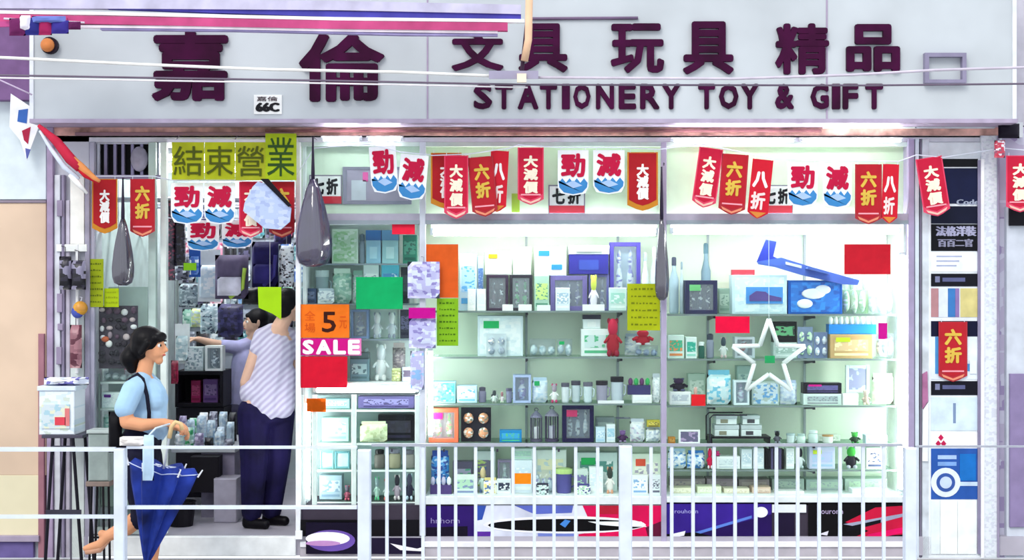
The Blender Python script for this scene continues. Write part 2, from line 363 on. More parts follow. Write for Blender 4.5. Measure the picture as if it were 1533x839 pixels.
# transom back panel and ceiling of the lit case
S('wall_transom_panel', 637, 990, 219, 322, .10, .12, M('#dceed4', .6, .04)); S('wall_transom_panel', 998, 1360, 219, 322, .10, .12, M('#dcebd2', .6, .04)); S('wall_transom_panel', 449, 628, 219, 322, .10, .12, M('#dcecdc', .6, .04))
# tubes
TUBE = M('#fdfeff', .4, 0, 0, 26.0)
def lightbox(name, a, b_, c, d, y, label, cap=True):
    e = empty(name, (PX((a+b_)/2, y), y, PZ(d, y)), label, 'light')
    r = (d-c)*.32*(DC+y)/FPX; zc = PZ((c+d)/2+1, y)
    obj('housing', G().box(PX(a, y), PX(b_, y), y+r, y+r+.03, zc-r*.6, zc+r*1.7, .002), M('#f2f4f6', .4), e)
    obj('lamp_tube', G().tube([(PX(a+4, y), y, zc), (PX(b_-4, y), y, zc)], r, 12).smooth(), TUBE, e)
    for x in (a+2, b_-2): obj('end_cap', G().box(PX(x-3, y), PX(x+3, y), y-r*.9, y+r-.001, zc-r*.8, zc+r*.8), M('#d4dade', .4), e)
lightbox('fluorescent_light', 645, 985, 336, 356, .09, 'long glowing fluorescent tube above the top shelf of the middle window')
lightbox('fluorescent_light', 1004, 1348, 336, 353, .09, 'long glowing fluorescent tube above the top shelf of the right window')
lightbox('fluorescent_light', 470, 625, 577, 589, .06, 'short fluorescent tube on the low glass cabinet beside the doorway')
lightbox('fluorescent_light', 480, 541, 203, 212, -.08, 'short white tube under the rusty beam above the seven tenths notice')
lightbox('fluorescent_light', 548, 603, 203, 212, -.08, 'short white tube under the rusty beam left of the middle window')
lightbox('fluorescent_light', 1005, 1192, 205, 213, -.08, 'white tube under the beam at the left of the right window')
lightbox('fluorescent_light', 1198, 1352, 205, 213, -.08, 'white tube under the beam at the right end of the right window')
def vtube(a, b_, c, d, y, label):
    e = empty('upright_light', (PX((a+b_)/2, y), y, PZ(d, y)), label, 'light'); xm = PX((a+b_)/2, y); r = (b_-a)*.4*(DC+y)/FPX
    obj('lamp_tube', G().tube([(xm, y, PZ(c+3, y)), (xm, y, PZ(d-3, y))], r, 12).smooth(), M('#fdfeff', .4, 0, 0, 32.0), e)
    for z in (c+2, d-2): obj('end_cap', G().box(xm-r, xm+r, y-r, y+r, PZ(z+2, y), PZ(z-2, y)), M('#d4dade', .4), e)
vtube(1343, 1356, 378, 736, .052, 'upright glowing tube on the right side of the right window')
vtube(640, 649, 522, 655, .045, 'short upright glowing tube at the left side of the middle window')
vtube(452, 466, 600, 750, .06, 'upright glowing tube in the low cabinet beside the doorway')
# ================================================================ SHELVES
SH = {'B1': 466, 'B2': 535, 'B3': 605, 'B4': 664, 'B5': 742, 'C1': 471, 'C2': 538, 'C3': 608, 'C4': 666, 'C5': 704, 'C6': 742,
      'A1': 395, 'A2': 455, 'A3': 508, 'A4': 572, 'K1': 614, 'K2': 664, 'K3': 704, 'K4': 752}
SYF = .10
def sz(k): return PZ(SH[k], SYF)
LOWB, LOWC = PZ(744), PZ(744)
def unit(px0, px1, keys, ups, label, x=0):
    e = empty('shelf_unit', (PX((px0+px1)/2, .3), .3, PZ(744)), label, 'shelf')
    for k in keys:
        z = sz(k); sh = obj('glass_shelf', G().box(PX(px0, SYF), PX(px1, SYF), SYF, .45, z-.009, z-.0005), SHELFG, e)
        obj('edge_strip', G().box(PX(px0, SYF), PX(px1, SYF), SYF-.004, SYF-.0005, z-.010, z+.002), M('#7f8d8c' if k not in ('B4', 'C4') else '#a9a6b4', .3), sh)
        for u in ups:
            X = PX(u, .44); g = G(); g.prism([(0, 0), (.32, 0), (.32, -.012), (0, -.04)], -.004, .004)
            g.v = [Vector((X+v.y, .445-v.x, z-.011+v.z)) for v in g.v]; g.f = [f[::-1] for f in g.f]
            obj('bracket', g, M('#3c3a48', .4), sh)
            obj('bracket_tip', G().box(X-.008, X+.008, .122, .14, z-.028, z-.011), M('#2a2732', .4), sh)
    for u in ups:
        X = PX(u, .44); obj('slotted_upright', G().box(X-.008, X+.008, .447, .459, PZ(744), PZ(350, .44)), M('#b4bcc0', .4), e)
unit(639, 989, ['B1', 'B2', 'B3', 'B4'], [788, 925], 'four glass shelves on slotted uprights in the middle window')
unit(999, 1341, ['C1', 'C2', 'C3', 'C4', 'C5'], [1060, 1205, 1330], 'five glass shelves on slotted uprights in the right window')
e = empty('shelf_unit', (PX(540, .3), .3, PZ(572, .1)), 'narrow glass shelving above the low cabinet behind the sale notices', 'shelf')
for k in ('A1', 'A2', 'A3'):
    z = sz(k); sh = obj('glass_shelf', G().box(PX(453, SYF), PX(626, SYF), SYF, .45, z-.009, z-.0005), SHELFG, e)
    obj('edge_strip', G().box(PX(453, SYF), PX(626, SYF), SYF-.004, SYF-.0005, z-.01, z+.001), M('#7f8d98', .3), sh)
for x in (600, 455, 622): obj('upright', G().box(PX(x, .44)-.01, PX(x, .44)+.01, .44, .455, sz('A4'), PZ(340, .44)), M('#e6ecec', .3), e)
obj('back_panel', G().box(PX(453, .44), PX(626, .44)+.03, .457, .475, sz('A4'), PZ(337, .44)), M('#dce8ea', .5), e)
# low cabinet
kb = empty('display_cabinet', (PX(538), .02, PZ(778)), 'low white framed glass display cabinet beside the doorway under the sale notices', 'cabinet')
obj('cabinet_top', G().box(PX(451), PX(626), .03, .45, sz('A4')-.012, sz('A4')-.0005, .002), M('#f2f6f8', .3), kb)
rect('cabinet_base', 450, 627, 770, 778, .02, .45, M('#dfe9ee', .3), kb, b=.002)
rect('cabinet_back', 451, 627, 592, 770, .44, .455, M('#b4c8ca', .5, .1), kb)
for a, b_ in ((450, 455), (467, 474), (526, 533), (621, 628)): rect('frame_post', a, b_, 592, 770, .02, .045, M('#f4f8fa', .3), kb, b=.002)
rect('cabinet_side', 624, 627, 592, 770, .045, .44, M('#eef2f4', .4), kb)
for k, a in (('K1', 475), ('K2', 475), ('K3', 475), ('K4', 475)):
    z = sz(k); obj('glass_shelf', G().box(PX(a, SYF), PX(623, SYF), SYF, .44, z-.009, z-.0005), SHELFG, kb)
    obj('shelf_lip', G().box(PX(a, SYF), PX(623, SYF), SYF-.006, SYF-.0005, z-.012, z+.001), M('#e8f2ee', .3), kb)
rect('base_cover', 450, 627, 779, 811, -.012, -.001, M('#0d0b12', .35), kb)
# ================================================================ GOODS
LAST = {}
def body_mat(c, seed=0):
    return PR(*c.split('/'), seed=seed) if '/' in c else M(c, .4, .05)
def good(kind, a, b_, yt, base, yf, th, cols, name, cat, label, group=None):
    cs = cols.split(' '); c1 = cs[0]; c2 = cs[1] if len(cs) > 1 else '#ffffff'; c3 = cs[2] if len(cs) > 2 else c2
    if base == '^': zb = LAST['z']+.0006
    elif isinstance(base, (int, float)): zb = PZ(base, yf)
    elif isinstance(base, tuple): zb = base[0]+.0006
    else: zb = sz(base)+.0006
    x0, x1, zt = PX(a, yf), PX(b_, yf), PZ(yt, yf)
    if zt < zb+.008: zt = zb+.008
    LAST['z'] = zt; w = x1-x0; h = zt-zb; xm = (x0+x1)/2; ym = yf+th/2; s = int(a*7+yt) % 97
    e = empty(name, (xm, ym, zb), label, cat, group)
    if kind in ('box', 'print', 'lid'):
        obj('carton', G().box(x0, x1, yf, yf+th, zb, zt, .003), M(c1, .4, .05) if kind != 'print' else M(c3, .4, .06), e)
        if kind == 'print':
            obj('printed_panel', G().box(x0+w*.05, x1-w*.05, yf-.002, yf-.0003, zb+h*.06, zt-h*.06), PR(c1, c2, c3, max(.009, min(w, h)*.13), s), e)
        elif kind == 'box':
            obj('printed_panel', G().box(x0+w*.1, x1-w*.1, yf-.002, yf-.0003, zb+h*.32, zt-h*.22), PR(c2, c3, c2, max(.008, min(w, h)*.14), s), e)
            obj('printed_band', G().box(x0+w*.1, x1-w*.1, yf-.002, yf-.0003, zb+h*.12, zb+h*.22), M(c3, .4), e)
        else:
            obj('lid', G().box(x0-w*.02, x1+w*.02, yf-.004, yf+th, zt-h*.3, zt+.001, .002), M(c2, .4), e)
            obj('label_panel', G().box(x0+w*.25, x1-w*.25, yf-.002, yf-.0003, zb+h*.15, zb+h*.5), M(c3, .4), e)
    elif kind == 'win':
        t = min(w, h)*.13; d = yf+th
        for q in ((x0, x0+t, zb, zt), (x1-t, x1, zb, zt), (x0+t, x1-t, zt-t, zt), (x0+t, x1-t, zb, zb+t)):
            obj('box_edge', G().box(q[0], q[1], yf, d, q[2], q[3], .0015), M(c1, .4, .08), e)
        obj('box_back', G().box(x0+t, x1-t, d-.006, d, zb+t, zt-t), M(c2, .5), e)
        g = G(); R = random.Random(s)
        n = max(1, int(w/.07)); cw = (w-2*t)/n
        for i in range(n):
            cx = x0+t+cw*(i+.5); r = cw*.33; hh = (h-2*t)
            g.ball((cx, ym, zb+t+hh*.34), (r, min(r, th*.3), hh*.32)); g.ball((cx, ym, zb+t+hh*.78), (r*.6, min(r*.6, th*.25), hh*.17))
        obj('toy_inside', g.smooth(), PR(c3, c1, '#f4f4f4', .02, s), e)
        obj('clear_window', G().box(x0+t, x1-t, yf+.003, yf+.005, zb+t, zt-t), FILM, e)
    elif kind == 'bag':
        obj('pouch', G().pill(x0, x1, yf, yf+th, zb, zt-h*.12, s).smooth(), PR(c1, c2, c3, max(.01, min(w, h)*.16), s, .25), e)
        obj('header_card', G().box(x0+w*.06, x1-w*.06, ym-.004, ym+.004, zt-h*.16, zt), M(c2, .5), e)
    elif kind == 'clear':
        g = G(); R = random.Random(s); n = max(2, min(6, int(w/.06)+1))
        for i in range(n):
            r = w/n*.42; g.ball((x0+w*(i+.5)/n, ym, zb+h*.4*R.uniform(.8, 1.2)), (r, th*.34, h*R.uniform(.25, .36)))
        obj('contents', g.smooth(), PR(c1, c2, c3, .02, s), e)
        obj('clear_wrap', G().pill(x0, x1, yf, yf+th, zb, zt, s, .1), FILM, e)
    elif kind in ('mug', 'jar', 'bottle'):
        r = min(w/2, th/2+.01); c = (xm, ym, zb)
        if kind == 'mug':
            obj('cup', G().lathe(c, [(r*.75, 0), (r*.85, h*.1), (r*.9, h*.9), (r*.92, h), (r*.8, h), (r*.75, h*.15)], 16).smooth(), M(c1, .25), e)
            obj('rim_band', G().lathe((xm, ym, zb+h*.80), [(r*.93, 0), (r*.95, h*.02), (r*.95, h*.17), (r*.93, h*.2)], 16), M(c2, .3), e)
            obj('handle', G().tube([(xm+r*.85, ym-.003, zb+h*.7), (xm+r*1.25, ym-.003, zb+h*.65), (xm+r*1.2, ym-.003, zb+h*.35), (xm+r*.85, ym-.003, zb+h*.25)], .005, 6).smooth(), M(c1, .25), e)
        elif kind == 'jar':
            obj('jar_body', G().lathe(c, [(r*.8, 0), (r*.95, h*.06), (r*.95, h*.65), (r*.7, h*.76)], 16).smooth(), M(c1, .2), e)
            obj('jar_lid', G().lathe((xm, ym, zb+h*.76), [(r*.78, 0), (r*.8, h*.03), (r*.8, h*.2), (r*.3, h*.24)], 16), M(c2, .3), e)
        else:
            obj('bottle_body', G().lathe(c, [(r*.8, 0), (r*.9, h*.04), (r*.9, h*.6), (r*.4, h*.76), (r*.35, h*.85)], 16).smooth(), M(c1, .2), e)
            obj('bottle_cap', G().lathe((xm, ym, zb+h*.85), [(r*.45, 0), (r*.45, h*.13), (r*.3, h*.15)], 12), M(c2, .3), e)
    elif kind == 'figure':
        r = w*.3; ty = min(r, th*.4)
        obj('body', G().ball((xm, ym, zb+h*.33), (r, ty, h*.33)).smooth(), M(c1, .5), e)
        obj('head', G().ball((xm, ym-ty*.15, zb+h*.76), (r*.8, ty*.85, h*.24)).smooth(), M(c2, .5), e)
        for q in (-1, 1):
            obj('ear', G().ball((xm+q*r*.62, ym, zb+h*.93), (r*.27, ty*.3, h*.08), 8, 5).smooth(), M(c3, .5), e)
            obj('arm', G().tube([(xm+q*r*.7, ym-ty*.4, zb+h*.5), (xm+q*r*1.35, ym-ty*.7, zb+h*.36)], [r*.26, r*.2], 8).smooth(), M(c1, .5), e)
            obj('foot', G().ball((xm+q*r*.6, ym-ty*.8, zb+h*.09), (r*.4, ty*.5, h*.09), 8, 5).smooth(), M(c3, .5), e)
    elif kind == 'frame':
        t = min(w, h)*.14
        for q in ((x0, x0+t, zb, zt), (x1-t, x1, zb, zt), (x0+t, x1-t, zt-t, zt), (x0+t, x1-t, zb, zb+t)): obj('frame_edge', G().box(q[0], q[1], yf, yf+.018, q[2], q[3], .003), M(c1, .35), e)
        obj('picture', G().box(x0+t, x1-t, yf+.006, yf+.012, zb+t, zt-t), PR(c2, c3, c2, min(w, h)*.2, s), e)
        obj('prop_leg', G().prism([(0, 0), (.05, 0), (0, h*.7)], -.01, .01).rot((0, 0, 0), az=math.pi/2), M(c1), e)
        p = e.children[-1]; p.data.transform(Matrix.Translation(Vector((xm, yf+.02, zb))))
    elif kind == 'lantern':
        g = G(); r = w*.42
        for k in range(8):
            t = math.pi*k/4+.2; g.tube([(xm+r*math.cos(t), ym+min(r, th/2)*math.sin(t), zb+h*.08), (xm+r*math.cos(t), ym+min(r, th/2)*math.sin(t), zb+h*.72)], .004, 5)
        obj('cage', g, M(c1, .4), e)
        obj('lantern_base', G().lathe((xm, ym, zb), [(w*.46, 0), (w*.46, h*.06), (w*.4, h*.08)], 14), M(c1, .4), e)
        obj('lantern_roof', G().lathe((xm, ym, zb+h*.72), [(w*.48, 0), (w*.4, h*.06), (w*.12, h*.17), (w*.05, h*.2)], 14), M(c2, .4), e)
        obj('handle_ring', G().tube([(xm+w*.14*math.cos(t/8*math.tau), ym, zb+h*.95+w*.12*math.sin(t/8*math.tau)) for t in range(9)], .003, 5), M(c1, .4), e)
        obj('candle', G().lathe((xm, ym, zb+h*.09), [(w*.2, 0), (w*.2, h*.35), (w*.05, h*.36)], 12), M(c3, .5), e)
    elif kind == 'card':
        obj('backing_card', G().box(x0, x1, yf+th*.6, yf+th*.6+.004, zb, zt), M(c1, .5, .08), e)
        nx = 2 if w > .08 else 1; nz = 2 if h > .12 else 1
        for i in range(nx):
            for j in range(nz):
                cx = x0+w*(i+.5)/nx; cz = zb+h*(.05+.85*(j+.5)/nz)
                obj('small_toy', G().ball((cx, yf+th*.6-.014, cz), (w/nx*.34, .013, h/nz*.32)).smooth(), PR(c2, c3, '#f6f0ea', .016, s+i+2*j), e)
    elif kind == 'tray':
        obj('tray_body', G().box(x0, x1, yf, yf+th, zb, zb+h*.55, .003), M(c1, .4), e)
        for i in range(max(2, int(w/.035))):
            n = max(2, int(w/.035)); r = w/n*.42
            obj('small_toy', G().ball((x0+w*(i+.5)/n, ym-.02, zb+h*.55+h*.2), (r, min(r, .03), h*.24)).smooth(), M((c2, c3)[i % 2], .4), e)
    elif kind == 'books':
        n = max(3, int(w/.018)); R = random.Random(s)
        for i in range(n):
            hh = h*R.uniform(.8, 1)
            obj('booklet', G().box(x0+w*i/n+.0005, x0+w*(i+1)/n-.0005, yf, yf+th, zb, zb+hh, .001), M((c1, c2, c3)[i % 3], .5), e)
    elif kind == 'note':
        obj('card_face', G().box(x0, x1, yf, yf+.004, zb, zt), M(c1, .5), e)
        obj('card_foot', G().box(x0+w*.2, x1-w*.2, yf+.0045, yf+.03, zb, zb+.004), M(c1, .5), e)
    for i, t in enumerate(cs[3:]):   # little coloured price dots
        tx, tz = ((.3, .78), (.7, .3), (.3, .3))[i % 3]
        obj('price_tag', G().box(x0+w*(tx-.17), x0+w*(tx+.17), yf-.006, yf-.0035, zb+h*(tz-.09), zb+h*(tz+.09)), M(t, .4), e, label='coloured price sticker')
    return e
W1, PA, AQ, NV, LV, GR = '#f2f6f8', '#d6e6ee', '#bfe0ee', '#2b2870', '#a9a2d0', '#35b060'
GOODS = [
# ---- middle window, top shelf
('box', 688, 714, 380, 'B1', .22, .12, '#cfe8fa #a9d4f6 #58a8e4', 'tall_carton', 'box', 'tall pale blue carton at the left end of the top shelf, middle window'),
('box', 715, 724, 384, 'B1', .26, .08, '#dce8f2 #5a84c8 #a8c0e0', 'slim_carton', 'box', 'slim white carton with a blue strip right of the tall pale blue carton'),
('box', 700, 712, 433, 'B1', .13, .06, '#fafcfe #f0f4f8 #ffffff', 'white_carton', 'box', 'small plain white carton in front of the tall pale blue carton'),
('box', 714, 727, 433, 'B1', .13, .07, '#fbfbfd #e8eef8 #f0f6fa', 'white_carton', 'box', 'small white carton beside the dark maroon display box'),
('win', 728, 761, 412, 'B1', .16, .12, '#3c2c42 #5a3848 #4a2034', 'display_box', 'box', 'dark maroon display box on the top shelf of the middle window'),
('print', 726, 766, 376, '^', .18, .12, '#eef6ee #e4f0e8 #f6f8f2 #d8a628', 'carton', 'box', 'pale carton with a mustard label standing on the dark maroon display box'),
('win', 763, 797, 412, 'B1', .16, .12, '#2f2b36 #dfe8d8 #5cc070', 'toy_box', 'box', 'black framed toy box with green picture on the top shelf, middle window'),
('box', 768, 795, 370, '^', .18, .12, '#f6faf8 #eef4f4 #fafcfc', 'carton', 'box', 'plain white carton standing on the black framed toy box'),
('box', 800, 822, 413, 'B1', .16, .10, '#a8c8b8 #bfe080 #5a8e78', 'gift_box', 'box', 'grey green gift box with a lime panel on the top shelf, middle window'),
('win', 824, 879, 413, 'B1', .17, .12, '#6c629a #8c84b4 #54508a', 'toy_box', 'box', 'wide violet toy box in the centre of the top shelf, middle window'),
('print', 800, 848, 370, '^', .19, .12, '#f2f8f8 #ddecec #e8f2ee #2f7fc8 #2f7fc8', 'carton', 'box', 'white carton with two blue dots stacked on the wide violet toy box'),
('win', 881, 912, 411, 'B1', .20, .10, '#5d5c94 #6c6a8c #3c3c70', 'toy_box', 'box', 'dark blue toy box behind the yellow flower ornament'),
('lid', 852, 911, 368, '^', .19, .13, '#2f2d84 #f4f8f6 #38489c', 'carton', 'box', 'white and navy carton at the top of the middle window'),
('figure', 880, 898, 412, 'B1', .11, .05, '#e8e4f0 #d6e460 #c8dc50', 'flower_ornament', 'ornament', 'yellow headed flower ornament on the top shelf of the middle window'),
('win', 913, 959, 363, 'B1', .24, .10, '#5146a6 #c8dce4 #e4ecf0', 'watch_box', 'box', 'bright violet box with a clear window left of the grey bottles'),
('bottle', 961, 972, 378, 'B1', .20, .07, '#d4dfe4 #aab8c0', 'bottle', 'bottle', 'grey white bottle left of the tallest bottle on the top shelf, middle window'),
('bottle', 974, 986, 370, 'B1', .20, .07, '#c4d2dc #e4e8ea', 'bottle', 'bottle', 'tallest pale bottle at the right end of the top shelf, middle window'),
('box', 912, 938, 431, 'B1', .12, .06, '#d6ecec #a8dcd0 #e8f6f6', 'carton', 'box', 'pale aqua carton in front of the bright violet box'),
('box', 832, 853, 431, 'B1', .12, .04, '#e4eef6 #a8c4d8 #f6fafc', 'small_carton', 'box', 'small white carton in front of the wide violet toy box'),
('note', 752, 768, 456, 'B1', .105, .02, '#ffffff', 'price_card', 'card', 'blank white price card in front of the dark maroon display box'),
('note', 776, 796, 456, 'B1', .105, .02, '#ffffff', 'price_card', 'card', 'blank white price card in front of the black framed toy box'),
('note', 804, 824, 457, 'B1', .105, .02, '#f6fbfc', 'price_card', 'card', 'blank white price card in front of the grey green gift box'),
('note', 872, 905, 456, 'B1', .105, .02, '#ffffff', 'price_card', 'card', 'wide blank white price card in front of the dark blue toy box'),
# ---- second shelf
('print', 715, 783, 473, 'B2', .2, .15, '#eaf4f8 #f4fafc #dcebf2 #12b060', 'large_carton', 'box', 'large white carton with a green sticker on the second shelf, middle window'),
('card', 728, 758, 500, 'B2', .13, .05, '#cfdce4 #a8b4c4 #8e9cb0', 'shoe_shaped_toy', 'toy', 'grey toy pack in front of the large white carton on the second shelf'),
('clear', 793, 832, 508, 'B2', .15, .12, '#cfe0e4 #a9c4cc #eef4f4', 'bagged_ornaments', 'bag', 'clear bag of pale ornaments left of the green tagged bag, second shelf'),
('clear', 834, 857, 508, 'B2', .15, .12, '#c6d8e0 #f2f6fa #a8c4c8 #12b060', 'bagged_ornaments', 'bag', 'clear bag of pale ornaments with a green tag in the second shelf centre'),
('box', 870, 920, 493, 'B2', .18, .14, '#eef6f6 #cfe4e4 #58b888', 'carton', 'box', 'white carton with a green band below the black lidded box'),
('lid', 873, 899, 472, '^', .2, .1, '#e8f0f2 #2b2a3c #f4f8f8', 'carton', 'box', 'small white box with a black lid stacked on the second shelf'),
('figure', 902, 934, 477, 'B2', .105, .07, '#a8182c #c41f44 #8c1430', 'red_figurine', 'toy', 'dark red figurine under the yellow green notice in the middle window'),
('bag', 936, 958, 500, 'B2', .3, .08, '#dce6ee #b8c8dc #eef4f8', 'gift_bag', 'bag', 'pale gift bag behind the dark red figurine'),
('clear', 951, 986, 518, 'B2', .14, .1, '#8fa0c0 #6f84ac #a8b8d0', 'bagged_toy', 'bag', 'blue grey toy bag below the bright red toy shoe'),
('figure', 944, 982, 494, '^', .16, .08, '#cc1c34 #d8203c #e8e8ee', 'red_toy', 'toy', 'bright red toy shoe with white spot at the right end of the second shelf'),
# ---- third shelf
('print', 645, 682, 572, 'B3', .16, .12, '#62c2e4 #3a9cc4 #9fdcf0', 'carton', 'box', 'sky blue carton at the left end of the third shelf, middle window'),
('box', 684, 714, 578, 'B3', .17, .12, '#c4e2f6 #eef4fc #6fb4e8', 'carton', 'box', 'white and pale blue carton right of the sky blue carton'),
('jar', 716, 728, 580, 'B3', .18, .07, '#8c88a4 #5c586c', 'canister', 'jar', 'slim grey canister on the third shelf of the middle window'),
('figure', 734, 746, 585, 'B3', .14, .05, '#d2e0dc #384046 #a8b0a8', 'figurine', 'ornament', 'small figurine with dark head right of the slim grey canister'),
('figure', 747, 756, 587, 'B3', .14, .05, '#e4dce0 #a07078 #cfe0c8', 'figurine', 'ornament', 'small pinkish headed figurine on the third shelf, middle window'),
('mug', 757, 767, 582, 'B3', .14, .06, '#8a8ca8 #5a5870', 'cup', 'cup', 'small grey cup left of the lavender see-through box'),
('win', 768, 795, 562, 'B3', .15, .12, '#b4c4ec #c6d4f4 #7a64b0', 'gift_box', 'box', 'lavender see-through box with purple content on the third shelf'),
('bag', 797, 820, 566, 'B3', .15, .1, '#dce9f6 #c4dcf2 #eef4fa #18a860', 'wrapped_gift', 'bag', 'pale blue wrapped gift with a green tag on the third shelf'),
('figure', 822, 838, 575, 'B3', .14, .06, '#eef0f0 #a89cac #c84878', 'figurine', 'ornament', 'white figurine with pink feet left of the glass cups'),
('mug', 840, 853, 574, 'B3', .14, .07, '#dfe8ee #5c5a6c', 'cup', 'cup', 'first of the rimmed cups counted from the left, third shelf'),
('mug', 855, 870, 571, 'B3', .16, .08, '#cfdde4 #4c4a5a', 'cup', 'cup', 'second of the rimmed cups counted from the left, third shelf'),
('mug', 873, 888, 573, 'B3', .14, .08, '#d6e6ec #6c6a7c', 'cup', 'cup', 'third of the rimmed cups counted from the left, third shelf'),
('mug', 892, 911, 571, 'B3', .15, .09, '#a8a4ba #2b2430', 'cup', 'cup', 'dark rimmed grey cup on the third shelf, middle window'),
('mug', 914, 935, 565, 'B3', .16, .1, '#d0dce8 #1c1824', 'cup', 'cup', 'tallest pale cup with a black rim on the third shelf'),
('note', 895, 934, 600, 'B3', .105, .02, '#f4f6fc', 'price_card', 'card', 'white strip card in front of the two dark rimmed cups'),
('box', 947, 976, 592, 'B3', .13, .08, '#fafcfe #f2f6fa #ffffff', 'carton', 'box', 'plain white carton below the purple toy at the end of the third shelf'),
('tray', 940, 974, 566, '^', .16, .08, '#3c386c #6a3a6c #38b060', 'toy_tray', 'toy', 'navy tray of purple and green toys on the plain white carton'),
('bag', 977, 989, 560, 'B3', .16, .08, '#f2f6f8 #c8d4dc #e4ecf2', 'gift_bag', 'bag', 'narrow white bag against the right post of the third shelf'),
# ---- fourth shelf
('win', 642, 686, 612, 'B4', .14, .12, '#e86848 #dcc8a8 #7cc438 #d81c6c', 'fruit_toy_box', 'toy', 'colourful fruit toy box at the left end of the fourth shelf'),
('card', 690, 735, 611, 'B4', .16, .06, '#262430 #e8a078 #8a8e80', 'toy_card', 'toy', 'black card with four orange toys on the fourth shelf'),
('box', 748, 781, 645, 'B4', .14, .1, '#1f88c8 #34a4dc #54c090', 'carton', 'box', 'flat blue carton on the fourth shelf of the middle window'),
('lantern', 793, 813, 612, 'B4', .16, .09, '#5a566c #8c88a4 #e8eaf0', 'lantern', 'lantern', 'narrow grey cage lantern left of the violet grey lantern'),
('lantern', 815, 838, 609, 'B4', .16, .10, '#4c4460 #9a94ac #cfcfe0', 'lantern', 'lantern', 'violet grey cage lantern beside the dark doll box'),
('win', 842, 889, 607, 'B4', .15, .12, '#221c48 #8496c8 #c8d4dc #c83c6c', 'doll_box', 'toy', 'dark navy doll box with two dolls on the fourth shelf'),
('box', 892, 906, 640, 'B4', .14, .08, '#cfe6f4 #e4f2fa #b0d4ec', 'carton', 'box', 'pale blue carton right of the dark navy doll box'),
('box', 908, 921, 636, 'B4', .14, .08, '#eef6fa #a8d4e8 #dcecf6', 'carton', 'box', 'white carton with aqua panel in the fourth shelf row'),
('figure', 923, 942, 645, 'B4', .13, .07, '#4c2c58 #7c5c94 #9c8cb0', 'purple_toy', 'toy', 'dark purple toy figure on the fourth shelf of the middle window'),
('bag', 944, 966, 628, 'B4', .14, .1, '#f0f4f8 #cfdae8 #c4b4d0', 'packet', 'bag', 'white packet left of the packet with a yellow toy on top'),
('bag', 968, 989, 640, 'B4', .14, .1, '#eef4f8 #b8c8dc #dfe6ee', 'packet', 'bag', 'pale packet carrying the yellow toy at the end of the fourth shelf'),
('box', 969, 988, 630, '^', .14, .08, '#c8b840 #e4d460 #58503c', 'yellow_toy', 'toy', 'yellow toy packet on the pale packet beside the window post'),
('tray', 922, 944, 628, '^', .26, .08, '#8c88a8 #a8a4c0 #dcdce8', 'toy_tray', 'toy', 'grey lilac tray stacked behind the packets of the fourth shelf'),
# ---- bottom of middle window
('bag', 645, 672, 676, 'B5', .16, .1, '#3a8cd8 #2c4ca0 #a8d0f0', 'blue_packet', 'bag', 'bright blue packet at the left end behind the white railings'),
('tray', 644, 676, 714, 'B5', .09, .06, '#54407c #c8c4e0 #f2f2f6', 'toy_tray', 'toy', 'purple tray of white toys in front of the bright blue packet'),
('box', 678, 708, 692, 'B5', .18, .1, '#4e4a60 #8a88a0 #3c8a68', 'carton', 'box', 'dark grey carton behind the lettered pale box'),
('box', 680, 712, 712, 'B5', .1, .06, '#e4f0e8 #b8dcc0 #8490b8', 'small_carton', 'box', 'pale green box in the front row below the dark grey carton'),
('figure', 714, 732, 700, 'B5', .15, .07, '#cfe2dc #e4d0a0 #5c74a8', 'toy_figure', 'toy', 'cream headed toy figure in the bottom row behind the railings'),
('box', 712, 742, 676, 'B5', .3, .1, '#e0ecec #7c7890 #c4dc80', 'carton', 'box', 'pale carton with grey panel behind the cream headed toy figure'),
('win', 745, 766, 690, 'B5', .15, .09, '#7c7490 #dce4e0 #bcd4c8', 'toy_box', 'toy', 'grey violet framed toy box in the bottom row, left of the orange sticker'),
('box', 744, 765, 718, 'B5', .09, .05, '#e8eef4 #2c3450 #f2f6fa', 'small_carton', 'box', 'small white and navy box in front of the grey violet framed toy box'),
('box', 768, 797, 690, 'B5', .16, .1, '#e2eef8 #d4e6f2 #f4fafc', 'carton', 'box', 'very pale blue carton behind the orange price sticker'),
('box', 767, 798, 672, '^', .2, .1, '#cfe0dc #a8ccc0 #b4dcc4', 'carton', 'box', 'pale green carton stacked on the very pale blue carton'),
('clear', 800, 828, 705, 'B5', .11, .09, '#bccfd8 #8a86b4 #e8f0f0', 'bagged_toy', 'bag', 'clear bag with violet flecks right of the orange sticker'),
('box', 800, 848, 674, 'B5', .26, .1, '#e6eeea #f0ecc8 #c4d4d8', 'carton', 'box', 'wide cream and white carton behind the clear violet flecked bag'),
('mug', 831, 858, 703, 'B5', .12, .1, '#5a569a #c4e490', 'toy_cup', 'cup', 'indigo cup with a lime rim in the bottom row'),
('box', 862, 880, 703, 'B5', .12, .07, '#d4e4dc #7874a8 #b4dcbc', 'small_carton', 'box', 'narrow green and violet box between railing bars'),
('box', 862, 924, 678, 'B5', .26, .1, '#d6e8e4 #5c9890 #eef6f4 #28b060', 'carton', 'box', 'wide carton with teal panel and green sticker in the bottom row'),
('box', 882, 903, 700, 'B5', .14, .07, '#f4fafc #e4eef6 #ffffff', 'small_carton', 'box', 'blank white box in the bottom row left of the thick railing post'),
('figure', 905, 922, 700, 'B5', .11, .07, '#f2ece8 #3c4440 #dca080', 'toy_figure', 'toy', 'white toy figure with dark head left of the thick railing post'),
('box', 946, 989, 680, 'B5', .22, .1, '#e2ecdc #f2f4e4 #a8a4b8 #e0543c', 'carton', 'box', 'cream carton with a red sticker beside the window post'),
('box', 946, 970, 712, 'B5', .12, .07, '#fafcfe #ffffff #8ab0dc', 'small_carton', 'box', 'white box with a blue foot in front of the cream carton'),
